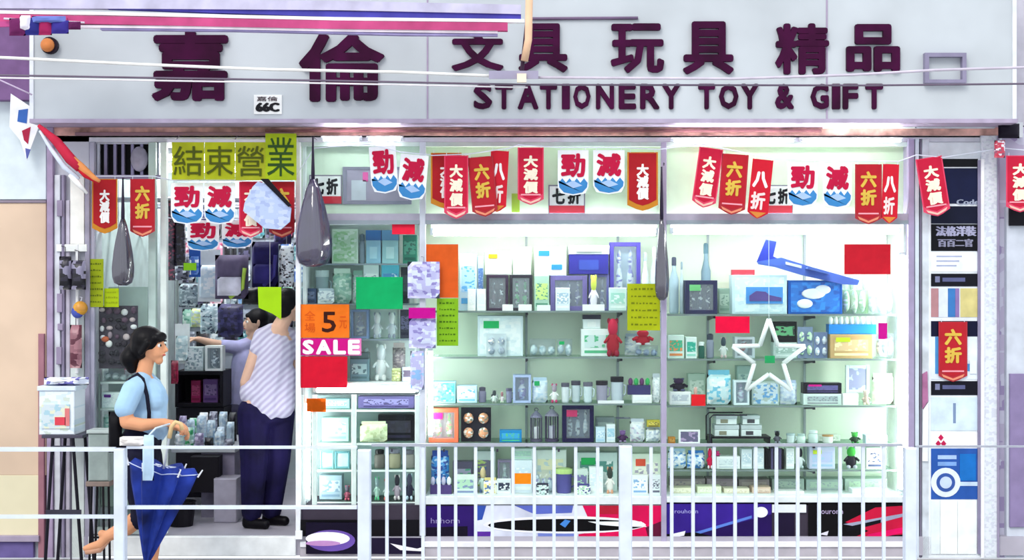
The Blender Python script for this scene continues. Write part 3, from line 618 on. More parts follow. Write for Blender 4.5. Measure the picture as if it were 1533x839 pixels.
('box', 972, 989, 712, 'B5', .12, .07, '#f4f8fc #e8ecf2 #6c6c80', 'small_carton', 'box', 'white box with a grey foot at the right end of the bottom row'),
]
GOODS += [
# ---- right window, top shelf
('bottle', 1002, 1018, 385, 'C1', .2, .09, '#a9c0cc #4c5064', 'bottle', 'bottle', 'grey blue bottle with a dark cap at the left end of the right window'),
('bottle', 1018, 1025, 392, 'C1', .2, .08, '#bcd0d8 #8ca0ac', 'bottle', 'bottle', 'pale grey bottle left of the dark packed toy car'),
('bottle', 1050, 1066, 364, 'C1', .28, .09, '#7f98a8 #5c7c8c', 'bottle', 'bottle', 'tallest slate blue bottle behind the dark packed toy car'),
('win', 1026, 1074, 420, 'C1', .15, .11, '#2c2c50 #6c6c90 #34345c #70c07c', 'toy_car_box', 'toy', 'dark boxed toy car with a green sticker on the top shelf, right window'),
('print', 1096, 1178, 412, 'C1', .16, .14, '#cfe6ec #dff0f2 #c2dce6', 'large_carton', 'box', 'large pale aqua carton with a car picture left of the blue toy box'),
('print', 1180, 1261, 420, 'C1', .18, .14, '#2470cc #2b84dc #1c58b4', 'toy_glider_box', 'toy', 'large bright blue toy box with a white cloud under the toy glider'),
('clear', 1264, 1300, 418, 'C1', .18, .12, '#d4e8cc #f4faf4 #b4dca8', 'bagged_toy', 'bag', 'clear bag of pale green toys under the dark red sheet'),
('clear', 1302, 1340, 424, 'C1', .16, .12, '#e8f2ec #c8dcd4 #ffffff', 'bagged_toy', 'bag', 'clear bag of white toys at the right end of the top shelf'),
# ---- second shelf
('box', 1000, 1024, 502, 'C2', .15, .1, '#dcf0e8 #3cb088 #e89058', 'carton', 'box', 'pale mint carton at the left end of the second shelf, right window'),
('box', 1027, 1043, 505, 'C2', .15, .09, '#e4f2f0 #20a890 #98d8c8', 'carton', 'box', 'white carton with a strong teal panel on the second shelf, right window'),
('jar', 1046, 1056, 512, 'C2', .15, .07, '#245c50 #dfe8e8', 'canister', 'jar', 'dark green canister right of the teal panelled carton'),
('jar', 1058, 1070, 500, 'C2', .17, .07, '#8c94a8 #3c4454', 'canister', 'jar', 'grey canister with a dark lid behind the upper left of the star'),
('figure', 1076, 1092, 505, 'C2', .16, .07, '#e4ecea #3c4c58 #c8b4b4', 'figurine', 'ornament', 'white figurine with a dark head left of the white star'),
('win', 1100, 1130, 505, 'C2', .2, .1, '#cfdce4 #e8f0f0 #c04838', 'gift_box', 'box', 'pale see-through box with red content behind the white star'),
('box', 1158, 1193, 513, 'C2', .2, .12, '#c8dcd8 #a8c4bc #e4f0ee', 'carton', 'box', 'pale grey carton under the black radio shaped box'),
('box', 1158, 1193, 482, '^', .2, .1, '#0c0c10 #5fae78 #18181c', 'black_toy_radio', 'toy', 'black box with a green screen on the second shelf, right window'),
('card', 1196, 1219, 490, 'C2', .15, .08, '#8494b4 #b0d4b0 #5c6c98', 'toy_card', 'toy', 'slate blue toy card with a green sticker, left one of a pair'),
('card', 1220, 1241, 498, 'C2', .15, .08, '#7c8cb4 #cfd8e4 #a8b0c8', 'toy_card', 'toy', 'slate blue toy card without sticker, right one of a pair'),
('box', 1243, 1306, 501, 'C2', .16, .12, '#c2a070 #d2b488 #e8e0a8 #c4dc28', 'carton', 'box', 'tan carton with a lime sticker on the second shelf, right window'),
('tray', 1241, 1312, 474, '^', .17, .1, '#2f88dc #f2f6fa #ffffff', 'toy_tray', 'toy', 'blue tray of white toys stacked on the tan carton'),
('clear', 1314, 1341, 500, 'C2', .16, .1, '#dfe8e8 #a8b0bc #f4f6f8', 'bagged_toy', 'bag', 'clear bag behind the magenta sticker at the right end of the second shelf'),
# ---- third shelf
('box', 1003, 1034, 587, 'C3', .15, .1, '#f4f6f8 #c4ccd8 #e8eef2', 'carton', 'box', 'white carton carrying the black toy at the left end of the third shelf'),
('figure', 1001, 1033, 567, '^', .17, .09, '#1c1428 #3a2448 #54587c', 'black_toy', 'toy', 'black toy animal on the white carton, third shelf of the right window'),
('figure', 1036, 1048, 580, 'C3', .15, .06, '#e8d8d4 #e0b0a4 #f0e8e8', 'figurine', 'ornament', 'pinkish figurine standing behind the small red price card'),
('bag', 1060, 1096, 555, 'C3', .15, .12, '#d4eef4 #7cc8e4 #f2f8fa', 'aqua_bag', 'bag', 'puffy white bag with an aqua header left of the star tips'),
('win', 1099, 1122, 570, 'C3', .15, .1, '#e4f2fa #cfe4f2 #b8a8c4', 'gift_box', 'box', 'white see-through gift box under the left foot of the star'),
('print', 1126, 1166, 572, 'C3', .16, .12, '#d8e8f2 #6ca8dc #b8c8c4', 'carton', 'box', 'pale carton with blue print under the star centre'),
('bag', 1169, 1195, 570, 'C3', .16, .1, '#dce8fa #c4d4f0 #eef4fc', 'white_packet', 'bag', 'lavender white packet under the right foot of the star'),
('box', 1203, 1260, 590, 'C3', .16, .12, '#dcebe8 #a8b8bc #8c9098', 'carton', 'box', 'pale carton under the black boxed pen set'),
('box', 1203, 1260, 574, '^', .16, .1, '#16121e #5c5490 #4c4474 #d4148c', 'pen_set', 'box', 'black pen set box with a magenta sticker, third shelf of the right window'),
('box', 1262, 1285, 590, 'C3', .14, .08, '#fafcfa #ffffff #f0f4f0', 'carton', 'box', 'plain white carton right of the yellow strip'),
('frame', 1266, 1302, 547, '^', .2, .03, '#c8dcd8 #8c90b0 #b4bccc', 'picture_frame', 'frame', 'grey blue picture frame stacked above the plain white carton'),
('figure', 1290, 1306, 585, 'C3', .14, .07, '#b4a498 #c4b4a8 #d8c8b8', 'figurine', 'ornament', 'beige brown figurine beside the plain white carton'),
('bag', 1308, 1340, 560, 'C3', .2, .1, '#f0f2dc #e4f0d4 #f8f8ee', 'cream_bag', 'bag', 'large cream bag at the right end of the third shelf'),
# ---- fourth shelf
('box', 1001, 1011, 655, 'C4', .14, .06, '#d89038 #e4a850 #c07c28', 'orange_box', 'box', 'tiny orange box at the left end of the fourth shelf, right window'),
('frame', 1016, 1048, 644, 'C4', .13, .03, '#fbfcfe #6c6488 #b49cc4', 'picture_frame', 'frame', 'white picture frame on the fourth shelf of the right window'),
('figure', 1157, 1172, 646, 'C4', .14, .06, '#5c5c68 #16161a #8c94a0', 'figurine', 'ornament', 'dark headed figurine right of the wire rack'),
('mug', 1178, 1192, 650, 'C4', .15, .07, '#d8e8e8 #a8c0c4', 'cup', 'cup', 'pale grey cup between the dark headed figurine and the glass jars'),
('jar', 1194, 1208, 650, 'C4', .15, .07, '#cfe4dc #b0c8c4', 'glass_jar', 'jar', 'first pale green jar right of the pale grey cup'),
('jar', 1211, 1227, 645, 'C4', .15, .08, '#c8dcd8 #dceaea', 'glass_jar', 'jar', 'second pale green jar right of the pale grey cup'),
('mug', 1232, 1250, 652, 'C4', .15, .08, '#e4ece4 #b48c5c', 'cup', 'cup', 'cream cup with a brown rim on the fourth shelf'),
('figure', 1271, 1291, 648, 'C4', .14, .07, '#2c4434 #4cb050 #3c8848', 'green_toy', 'toy', 'green toy frog shaped figure on the fourth shelf'),
('box', 1296, 1328, 652, 'C4', .14, .09, '#cfe6f8 #a8d0f0 #e8f4fc', 'carton', 'box', 'flat pale blue carton at the right end of the fourth shelf'),
# ---- fifth shelf
('bag', 1001, 1028, 673, 'C5', .13, .1, '#f2f8fc #bcd8f0 #5c98d8', 'rounded_packet', 'bag', 'white and blue packet at the left end of the fifth shelf'),
('bag', 1030, 1056, 676, 'C5', .13, .1, '#e8f2fa #3c80cc #a8ccec', 'rounded_packet', 'bag', 'blue fronted packet left of the small red balls'),
('figure', 1057, 1070, 672, 'C5', .13, .06, '#d8184c #e01c54 #f0e8ee', 'red_toy', 'toy', 'crimson toy figure under the wire rack'),
('box', 1073, 1108, 684, 'C5', .14, .1, '#f4f8fa #e0eaee #c8d4dc', 'carton', 'box', 'low white carton on the fifth shelf right of the crimson toy'),
('figure', 1070, 1080, 676, '^', .13, .05, '#c02c74 #d83c84 #8c3c64', 'pink_toy', 'toy', 'small pink toy on the low white carton'),
('box', 1110, 1126, 673, 'C5', .14, .09, '#dfeaf0 #c4d8e4 #f0f4f8', 'slim_carton', 'box', 'slim pale carton, first of the pair left of the black books'),
('box', 1128, 1144, 672, 'C5', .14, .09, '#e8f0f6 #ccdce8 #f4f8fa', 'slim_carton', 'box', 'slim pale carton directly left of the black books'),
('books', 1146, 1174, 669, 'C5', .13, .09, '#0d0a10 #16121a #544c70', 'black_books', 'books', 'small block of black booklets on the fifth shelf'),
('box', 1177, 1189, 672, 'C5', .14, .08, '#eef4f6 #d8e4ea #ffffff', 'slim_carton', 'box', 'slim white carton directly right of the black booklets'),
('figure', 1191, 1207, 672, 'C5', .13, .07, '#e2ecec #2c2c34 #b4c4c8', 'figurine', 'ornament', 'white figurine with a black head on the fifth shelf'),
('box', 1212, 1250, 670, 'C5', .14, .1, '#cfd4f0 #bcc4e8 #a8c8e4 #c8e038', 'carton', 'box', 'lavender carton with a lime sticker on the fifth shelf'),
('figure', 1262, 1290, 670, 'C5', .13, .08, '#26222c #48b448 #b0b4c0', 'green_toy', 'toy', 'black toy with a green head on the fifth shelf'),
('box', 1297, 1322, 671, 'C5', .14, .09, '#f2f4ee #ffffff #4c5878', 'carton', 'box', 'square white carton at the right end of the fifth shelf'),
# ---- bottom
('box', 1004, 1040, 731, 'C6', .14, .12, '#ece8cc #f4f0d8 #dcd8bc', 'flat_carton', 'box', 'first flat cream carton from the left on the right window floor'),
('box', 1044, 1080, 729, 'C6', .14, .12, '#e8eed0 #f2f4e0 #dce0c4', 'flat_carton', 'box', 'second flat cream carton from the left on the right window floor'),
('box', 1084, 1122, 732, 'C6', .14, .12, '#ece4cc #f6f0dc #e0d0b8', 'flat_carton', 'box', 'third flat cream carton from the left on the right window floor'),
('box', 1126, 1154, 730, 'C6', .14, .12, '#dcc0ac #e8d0c0 #c8a898', 'flat_carton', 'box', 'flat pinkish carton on the right window floor'),
('box', 1162, 1204, 736, 'C6', .12, .12, '#f6fafc #ffffff #e8f0f4', 'flat_carton', 'box', 'thin white carton right of the flat pinkish carton'),
('box', 1276, 1330, 733, 'C6', .12, .12, '#f2f8fc #ffffff #dce8f0', 'flat_carton', 'box', 'thin white carton at the right end of the right window floor'),
('box', 1004, 1056, 717, 'C6', .28, .14, '#a09498 #b4a8a4 #8c8490', 'storage_box', 'box', 'brown grey storage box at the left of the right window floor'),
('box', 1058, 1104, 717, 'C6', .28, .14, '#9c8c98 #a898a0 #94888c', 'storage_box', 'box', 'mauve grey storage box, second from the left on the window floor'),
('box', 1106, 1152, 718, 'C6', .28, .14, '#9a8e90 #aca09c #a09490', 'storage_box', 'box', 'taupe storage box, third from the left on the window floor'),
('box', 1156, 1204, 717, 'C6', .28, .14, '#a8b8b0 #b8ccbc #9cacaa', 'storage_box', 'box', 'grey green storage box right of the taupe one'),
('box', 1207, 1262, 718, 'C6', .28, .14, '#acbeb8 #b4ccb8 #a0b0b0', 'storage_box', 'box', 'sage green storage box in the middle of the window floor'),
('box', 1265, 1328, 717, 'C6', .28, .14, '#b0c4b8 #bcd8bc #9cb0a8', 'storage_box', 'box', 'pale green storage box at the right end of the window floor'),
]
GOODS += [
# ---- narrow shelves above the cabinet
('print', 497, 536, 343, 'A1', .18, .1, '#a8ccb0 #8cc090 #c4dcd0', 'carton', 'box', 'sage green carton on the top shelf beside the hanging grey umbrella'),
('jar', 537, 546, 350, 'A1', .18, .06, '#8498a8 #5c7484', 'canister', 'jar', 'slim slate canister right of the sage green carton'),
('lid', 548, 570, 345, 'A1', .18, .1, '#8cbcd4 #2c6cb0 #a8d4e4', 'carton', 'box', 'light blue carton with a deep blue lid on the top left shelf'),
('lid', 572, 596, 345, 'A1', .18, .1, '#94c4cc #5c94c0 #b4dce0', 'carton', 'box', 'teal blue carton with a mid blue lid on the top left shelf'),
('box', 603, 624, 352, 'A1', .18, .1, '#287c68 #3c9880 #1c5c50', 'carton', 'box', 'dark green carton behind the small bright red sheet'),
('mug', 470, 492, 405, 'A2', .16, .1, '#8ca4ac #b8ccd0', 'cup', 'cup', 'grey teal cup beside the tip of the hanging grey umbrella'),
('bag', 497, 525, 402, 'A2', .17, .1, '#a8d4c0 #d8f0e4 #8cc0b0', 'mint_bag', 'bag', 'mint green bag left of the green sheet on the second narrow shelf'),
('box', 544, 567, 397, 'A2', .16, .1, '#cfdfe4 #e2eef0 #8c9cb0', 'carton', 'box', 'white carton peeping above the green sheet'),
('box', 571, 597, 397, 'A2', .16, .1, '#54b8d8 #3c8cc8 #cfe8f4', 'carton', 'box', 'turquoise carton peeping above the green sheet'),
('box', 600, 612, 400, 'A2', .18, .08, '#1c2430 #2c3c4c #101820', 'black_carton', 'box', 'small black carton behind the top right of the green sheet'),
('box', 452, 473, 432, 'A2', .13, .08, '#32486c #54688c #1c2c4c', 'navy_box', 'box', 'navy box just above the orange number five notice'),
('bag', 475, 500, 432, 'A2', .11, .04, '#dce8ec #b4c8d4 #a4b4c4', 'white_packet', 'bag', 'small white packet above the orange number five notice'),
('win', 525, 552, 464, 'A3', .16, .1, '#7c94c0 #a8bcd8 #54689c', 'toy_box', 'toy', 'slate blue toy box right of the orange number five notice'),
('figure', 554, 574, 468, 'A3', .15, .09, '#dce4ea #f0f4f6 #a4b0c0', 'white_doll', 'toy', 'white doll, left one of two below the green sheet'),
('figure', 576, 596, 468, 'A3', .15, .09, '#d4dee8 #e8eef2 #8c94a8', 'white_doll', 'toy', 'white doll, right one of two below the green sheet'),
('box', 599, 613, 464, 'A3', .18, .08, '#3c3c50 #64648c #24243c', 'dark_box', 'box', 'dark slate box beside the two white dolls'),
('box', 524, 552, 538, 'A4', .14, .12, '#6c8c98 #a8ccd0 #54747c', 'carton', 'box', 'slate teal carton beside the red sheet on the low cabinet'),
('tray', 524, 552, 521, '^', .15, .1, '#54686c #8ca0a4 #b4c8cc', 'grey_tray', 'tray', 'dark teal tray stacked on the slate teal carton'),
('figure', 555, 584, 516, 'A4', .16, .1, '#dfe8ea #cfdae0 #e8ecec', 'white_toy', 'toy', 'large white toy figure standing on the low cabinet'),
('bag', 587, 606, 514, 'A4', .18, .1, '#847c84 #a49c9c #6c646c', 'brown_bag', 'bag', 'grey brown bag right of the large white toy figure'),
('bag', 586, 600, 552, 'A4', .12, .05, '#c4cc88 #e4ecb4 #a4a878', 'olive_packet', 'bag', 'olive yellow packet on the low cabinet'),
('box', 602, 620, 550, 'A4', .12, .06, '#cfd4e4 #6c6078 #e4e8f0', 'small_carton', 'box', 'small lilac box at the right end of the low cabinet top'),
# ---- in the cabinet
('box', 478, 523, 598, 'K1', .2, .12, '#8cb8bc #b4d8dc #6c989c', 'carton', 'box', 'teal carton on the highest shelf inside the low cabinet'),
('box', 536, 620, 594, 'K1', .2, .14, '#5c5684 #7c78a8 #3c3460', 'wide_carton', 'box', 'wide dark violet carton on the highest shelf inside the low cabinet'),
('box', 482, 522, 626, 'K2', .2, .12, '#a4c8c4 #c4e4e0 #84a8a8', 'carton', 'box', 'pale teal carton on the second shelf inside the low cabinet'),
('box', 566, 620, 622, 'K2', .24, .12, '#0e0c14 #1c1828 #28243c', 'black_carton', 'box', 'black carton on the second shelf inside the low cabinet'),
('bag', 538, 579, 632, 'K2', .13, .09, '#c8d4ac #d8e0bc #b4c094', 'cream_packet', 'bag', 'cream green packet leaning on the black carton'),
('frame', 479, 500, 676, 'K3', .16, .03, '#6c9ca0 #a8d4d4 #8cc0c0', 'picture_frame', 'frame', 'left teal picture frame inside the low cabinet'),
('frame', 501, 524, 676, 'K3', .16, .03, '#5c8c94 #a8d0d0 #b4dcd8', 'picture_frame', 'frame', 'right teal picture frame inside the low cabinet'),
('jar', 559, 576, 674, 'K3', .15, .09, '#6c6864 #0c0a10', 'jar', 'jar', 'grey jar with a black lid inside the low cabinet'),
('jar', 580, 600, 673, 'K3', .15, .1, '#98947c #7c7c8c', 'jar', 'jar', 'olive jar with a grey lid inside the low cabinet'),
('jar', 602, 621, 674, 'K3', .15, .1, '#8a8884 #6c6c78', 'jar', 'jar', 'taupe jar at the right end inside the low cabinet'),
('box', 478, 512, 712, 'K4', .2, .12, '#8ca0ac #a8bcc4 #6c8498', 'carton', 'box', 'slate grey carton on the lowest shelf inside the cabinet'),
('figure', 513, 526, 728, 'K4', .14, .06, '#8c4458 #5c5464 #b45468', 'red_toy', 'toy', 'dull red toy beside the slate grey carton'),
('figure', 558, 570, 715, 'K4', .14, .06, '#a8c8bc #8ca4a8 #58c088', 'toy_figure', 'toy', 'mint toy figure on the lowest shelf inside the cabinet'),
('figure', 572, 584, 718, 'K4', .14, .06, '#dce4e4 #a8a4b4 #d46c5c', 'toy_figure', 'toy', 'white toy with red feet on the lowest shelf inside the cabinet'),
('figure', 586, 602, 712, 'K4', .15, .07, '#b4a4b4 #34303c #e4d8dc', 'toy_figure', 'toy', 'mauve toy with a dark head on the lowest cabinet shelf'),
('figure', 604, 621, 710, 'K4', .15, .07, '#2c2c44 #4c4c64 #bcd0e0', 'toy_figure', 'toy', 'dark navy toy at the right end of the lowest cabinet shelf'),
]
GOODS += [
('box', 474, 494, 356, 'A1', .18, .1, '#2c3448 #8ca0b4 #54687c', 'carton', 'box', 'dark slate carton half behind the hanging grey umbrella'),
('bag', 527, 543, 405, 'A2', .2, .08, '#c8d8dc #94c4b4 #e4f0ec', 'white_packet', 'bag', 'white and mint packet right of the mint green bag'),
('tray', 452, 496, 556, 'A4', .3, .08, '#5c5c74 #c8d0dc #a4a8bc', 'toy_tray', 'toy', 'grey tray behind the large crimson sheet on the low cabinet'),
('tray', 735, 746, 590, 'B3', .3, .05, '#b8c4c0 #3c3c48 #dce0e0', 'ornament_tray', 'ornament', 'tiny grey ornament tray behind the small figurines'),
('bag', 640, 684, 598, 'B3', .31, .08, '#98ccd8 #c4e4ec #6cacc4', 'blue_bag', 'bag', 'pale turquoise bag behind the sky blue carton'),
('box', 1076, 1093, 432, 'C1', .28, .1, '#98b4a4 #b4ccbc #7c9c8c', 'carton', 'box', 'sage carton between the dark boxed toy car and the aqua carton'),
('box', 1096, 1130, 404, '^', .3, .06, '#d84050 #e45464 #c43444', 'red_strip_box', 'box', 'flat red box peeping above the pale aqua carton'),
('tray', 1262, 1300, 405, 'C1', .32, .09, '#b4d4a8 #e8f4e0 #c8e4b8', 'toy_tray', 'toy', 'pale green tray behind the bag of green toys'),
('box', 1030, 1056, 560, 'C3', .3, .08, '#c0d8c8 #d8e8dc #a8c4b4', 'carton', 'box', 'pale sage carton behind the pinkish figurine'),
('box', 1103, 1125, 548, 'C3', .3, .08, '#a8c4bc #c4dcd4 #8cacac', 'carton', 'box', 'grey sage carton standing behind the lower left arm of the star'),
('box', 1224, 1258, 652, 'C4', .3, .08, '#dce8dc #c8d8c8 #ecf4ec', 'carton', 'box', 'low cream carton behind the cream cup with a brown rim'),
('box', 892, 920, 625, 'B4', .3, .08, '#a4b0b4 #c4d0d0 #8c989c', 'carton', 'box', 'grey carton behind the two pale blue cartons of the fourth shelf'),
('bag', 724, 744, 716, 'B5', .08, .04, '#f0f0e0 #e8d488 #5c74a8', 'small_packet', 'bag', 'small cream packet in front of the pale carton with grey panel'),
('bag', 803, 822, 724, 'B5', .065, .03, '#dce8e8 #3c3c50 #a8c4c0', 'small_packet', 'bag', 'small pale packet with dark flecks in front of the violet flecked bag'),
('bag', 862, 884, 725, 'B5', .075, .03, '#e8f0ec #54508c #b4d4b4', 'small_packet', 'bag', 'small packet with indigo flecks at the foot of the narrow green box'),
]
for it in GOODS: good(*it)
# extra printing on some goods
def near(lbl): return next(o for o in COL.objects if o.get('label') == lbl)
e = near('large pale aqua carton with a car picture left of the blue toy box')
rect('picture_panel', 1117, 1172, 430, 455, .150, .1575, M('#4c90d8', .4), e)
g = G(); y = .147
g.prism([(PX(x, y), PZ(z, y)) for x, z in ((1122, 451), (1122, 443), (1132, 436), (1146, 437), (1152, 442), (1170, 446), (1170, 451))], y-.002, y+.0025); obj('car_picture', g, M('#5a4c90'), e)
e = near('large bright blue toy box with a white cloud under the toy glider')
g = G(); y = .172
for x, z, w, h in ((1218, 440, 18, 8), (1232, 434, 12, 7), (1205, 455, 12, 7)): g.ball((PX(x, y), y+.003, PZ(z, y)), (w*.0045, .005, h*.0045))
obj('cloud_print', g.smooth(), M('#eef4fa'), e)
e = near('white and navy carton at the top of the middle window')
rect('lettering_strip', 862, 902, 373, 377, .175, .185, M('#b4c4c4'), e)
# wire rack with stacked white boxes
e = empty('wire_rack', (PX(1110, .16), .2, sz('C4')), 'black wire rack carrying stacked white boxes on the fourth shelf', 'rack')
zb = sz('C4'); x0, x1 = PX(1063, .14), PX(1154, .14); zt = PZ(622, .14); g = G()
for y in (.14, .34):
    g.tube([(x0, y, zb+.004), (x0, y, zt-.02), (x0+.02, y, zt), (x1-.16, y, zt)], .005, 6)
obj('side_wire', g, M('#33323c', .4), e)
obj('rack_base', G().box(x0, x1, .14, .34, zb+.035, zb+.047), M('#17151c', .4), e)
for x in (x0+.01, x1-.01): obj('rack_foot', G().box(x-.006, x+.006, .14, .34, zb+.0006, zb+.034), M('#17151c', .4), e)
zz = zb+.048
for i, (a, b_, h, l) in enumerate(((1070, 1106, .075, 'lower left white box on the black wire rack'), (1110, 1140, .075, 'lower right white box on the black wire rack'))):
    for j in range(2):
        e = empty('white_box', (PX((a+b_)/2, .17), .24, zz+j*.08), (l, l.replace('lower', 'upper'))[j], 'box')
        hh = .075 if j == 0 else .06
        obj('carton', G().box(PX(a+j*2, .17), PX(b_-j*3, .17), .17, .3, zz+j*.08, zz+j*.08+hh, .003), M('#e2eeee', .4), e)
        obj('lid', G().box(PX(a+j*2, .17)-.002, PX(b_-j*3, .17)+.002, .166, .302, zz+j*.08+hh*.62, zz+j*.08+hh+.001, .002), M('#c4d0d4', .4), e)
        obj('printed_label', G().box(PX(a+j*2, .17)+.03, PX(a+j*2, .17)+.08, .1675, .1695, zz+j*.08+.01, zz+j*.08+.035), M('#8c8c78' if not i else '#4c4c54'), e)
# toy glider
e = empty('toy_glider', (PX(1215, .2), .2, PZ(418, .2)), 'blue toy glider with upright tail lying on the bright blue toy box', 'toy'); y = .14
def pp(*p): return [(PX(a, y), PZ(b_, y)) for a, b_ in p]
obj('fuselage', G().prism(pp((1134, 392), (1170, 386), (1215, 400), (1287, 420), (1284, 427), (1262, 426), (1200, 412), (1160, 400), (1136, 396)), y, y+.03), M('#4a66bc', .35), e)
obj('tail_fin', G().prism(pp((1147, 359), (1163, 362), (1158, 384), (1166, 388), (1133, 393)), y+.01, y+.02), M('#2c3aa0', .35), e)
obj('wing', G().box(PX(1206, y), PX(1240, y), y-.07, y+.10, PZ(407, y), PZ(404, y)).rot((PX(1222, y), y, PZ(405, y)), ay=.25), M('#5874c8', .35), e)
obj('sticker', G().prism(pp((1176, 392), (1200, 398), (1200, 402), (1176, 396)), y-.003, y-.0005), M('#c8d4f0'), e)
# white star outline standing against the glass
e = empty('star_ornament', (PX(1151, .05), .05, PZ(575, .05)), 'large white outline star with a green sticker in the right window', 'ornament'); y = .05
cx, cz, R1, R2 = 1151, 537, 60, 24
pts = []
for k in range(10):
    t = math.pi/2+k*math.pi/5; r = (R1, R2)[k % 2]; pts.append((cx+r*math.cos(t)*.95, cz-r*math.sin(t)*.98))
for k in range(10):
    a, b_ = pts[k], pts[(k+1) % 10]
    obj('tinsel_bar', G().tube([(PX(a[0], y), y, PZ(a[1], y)), (PX(b_[0], y), y, PZ(b_[1], y))], .015, 8).smooth(), M('#f8fbfd', .6, .04), e)
rect('price_tag', 1145, 1160, 533, 544, y-.03, y-.027, M('#12a860'), e, label='green price sticker')
obj('hanging_thread', G().tube([(PX(1151, y), y, PZ(480, y)), (PX(1151, y), y, PZ(340, y))], .0015, 4), M('#dfe8ee'), e)
for px, lab in ((1000, 1),):
    pass
# ================================================================ NOTICES ON THE GLASS
def sheet(a, b_, c, d, col, label, y=-.004, th=.003, name='notice', cat='notice', tilt=0, lines=None, lc='#5c7a12', group=None, tape=True):
    e = empty(name, (PX((a+b_)/2, y), y, PZ(d, y)), label, cat, group)
    R = random.Random(int(a+d)); g = G(); x0, x1, z0, z1 = PX(a, y), PX(b_, y), PZ(d, y), PZ(c, y)
    N = 4; vs = []; fs = []
    for side in (0, 1):
        for i in range(N+1):
            for k in range(N+1): vs.append((x0+(x1-x0)*i/N, y-th*(1-side)-(.004*((i in (0, N))*(k in (0, N))) if side == 0 and (i == N) else 0), z0+(z1-z0)*k/N))
    M_ = N+1
    for i in range(N):
        for k in range(N): a_ = i*M_+k; fs.append((a_, a_+M_, a_+M_+1, a_+1)); q = a_+M_*M_; fs.append((q, q+1, q+M_+1, q+M_))
    g.add(vs, fs); g.rot(((x0+x1)/2, y, z1), ay=tilt)
    obj('paper', g, M(col, .55, .06, 0, 0, 14), e)
    for i in range(lines or 0):
        zz = z1-(z1-z0)*(i+.8)/(lines+.6); xx = x0+(x1-x0)*.12; k = 0
        gg = G()
        while xx < x1-(x1-x0)*.16:
            w = (x1-x0)*R.uniform(.04, .13); gg.box(xx, xx+w, y-th-.0015, y-th-.0004, zz-.004, zz+.003+R.random()*.006); xx += w+(x1-x0)*.05
        gg.rot(((x0+x1)/2, y, z1), ay=tilt); obj('handwriting', gg, M(lc), e)
    return e
def letter(e, t, a, b_, c, d, col, y=-.0075, bold=0, name='letter', th=.002): return obj(name, G().text(t, PX(a, y), PX(b_, y), PZ(d, y), PZ(c, y), y-th, th, bold), M(col, .5), e)
sheet(587, 621, 325, 351, '#f02040', 'small bright red sheet at the top of the glass beside the narrow shelves')
sheet(533, 603, 415, 463, '#08a860', 'blank green sheet in the centre of the glass beside the narrow shelves')
e = sheet(450, 523, 456, 506, '#ee7418', 'orange notice with a big number 5 above the sale banner')
letter(e, '5', 482, 503, 467, 498, '#3a1208', bold=.02, name='number'); letter(e, '全', 456, 472, 466, 480, '#d85410'); letter(e, '場', 456, 472, 484, 498, '#d85410'); letter(e, '元', 508, 519, 474, 492, '#d85410')
e = empty('sale_banner', (PX(495), -.003, PZ(533)), 'magenta banner with white SALE lettering between the orange and the red notices', 'banner')
rect('banner_sheet', 450, 523, 507, 532.5, -.007, -.004, M('#cc0a80', .5), e); rect('banner_end', 523, 541, 507, 532.5, -.0065, -.004, M('#e078b4', .5), e)
for ch, a, b_ in (('S', 453, 470), ('A', 473, 496), ('L', 499, 518), ('E', 521, 539)): letter(e, ch, a, b_, 509, 531, '#fdf6fa', -.0085, .07)
sheet(450, 520, 534, 581, '#d00c2c', 'large crimson sheet under the sale banner')
sheet(459, 488, 597, 617, '#ee6a10', 'small orange sheet on the low cabinet glass', y=.015)
sheet(638, 686, 366, 446, '#d85a1c', 'tall orange sheet behind the post packets at the left of the middle window', y=-.004)
sheet(654, 686, 447, 518, '#80b41c', 'tall green handwritten notice below the tall orange sheet', lines=7, lc='#46700c')
sheet(939, 988, 425, 495, '#a4b010', 'olive yellow handwritten notice beside the post of the middle window', lines=6, lc='#6f7a08')
sheet(1071, 1122, 474, 499, '#e4043c', 'small bright red sheet above the white star')
sheet(1264, 1333, 366, 411, '#c0182a', 'large dark red sheet at the upper right of the right window')
sheet(1035, 1056, 591, 608, '#d42028', 'tiny red sheet on the glass below the left arm of the star')
sheet(770, 795, 709, 725, '#ee8810', 'tiny orange sheet on the glass of the middle window behind the railings')
sheet(1315, 1328, 484, 508, '#c8108c', 'tiny magenta sheet near the right edge of the right window')
e = sheet(612, 652, 461, 477, '#c0008c', 'magenta strip notice on the post between the hanging packets', y=-.085)
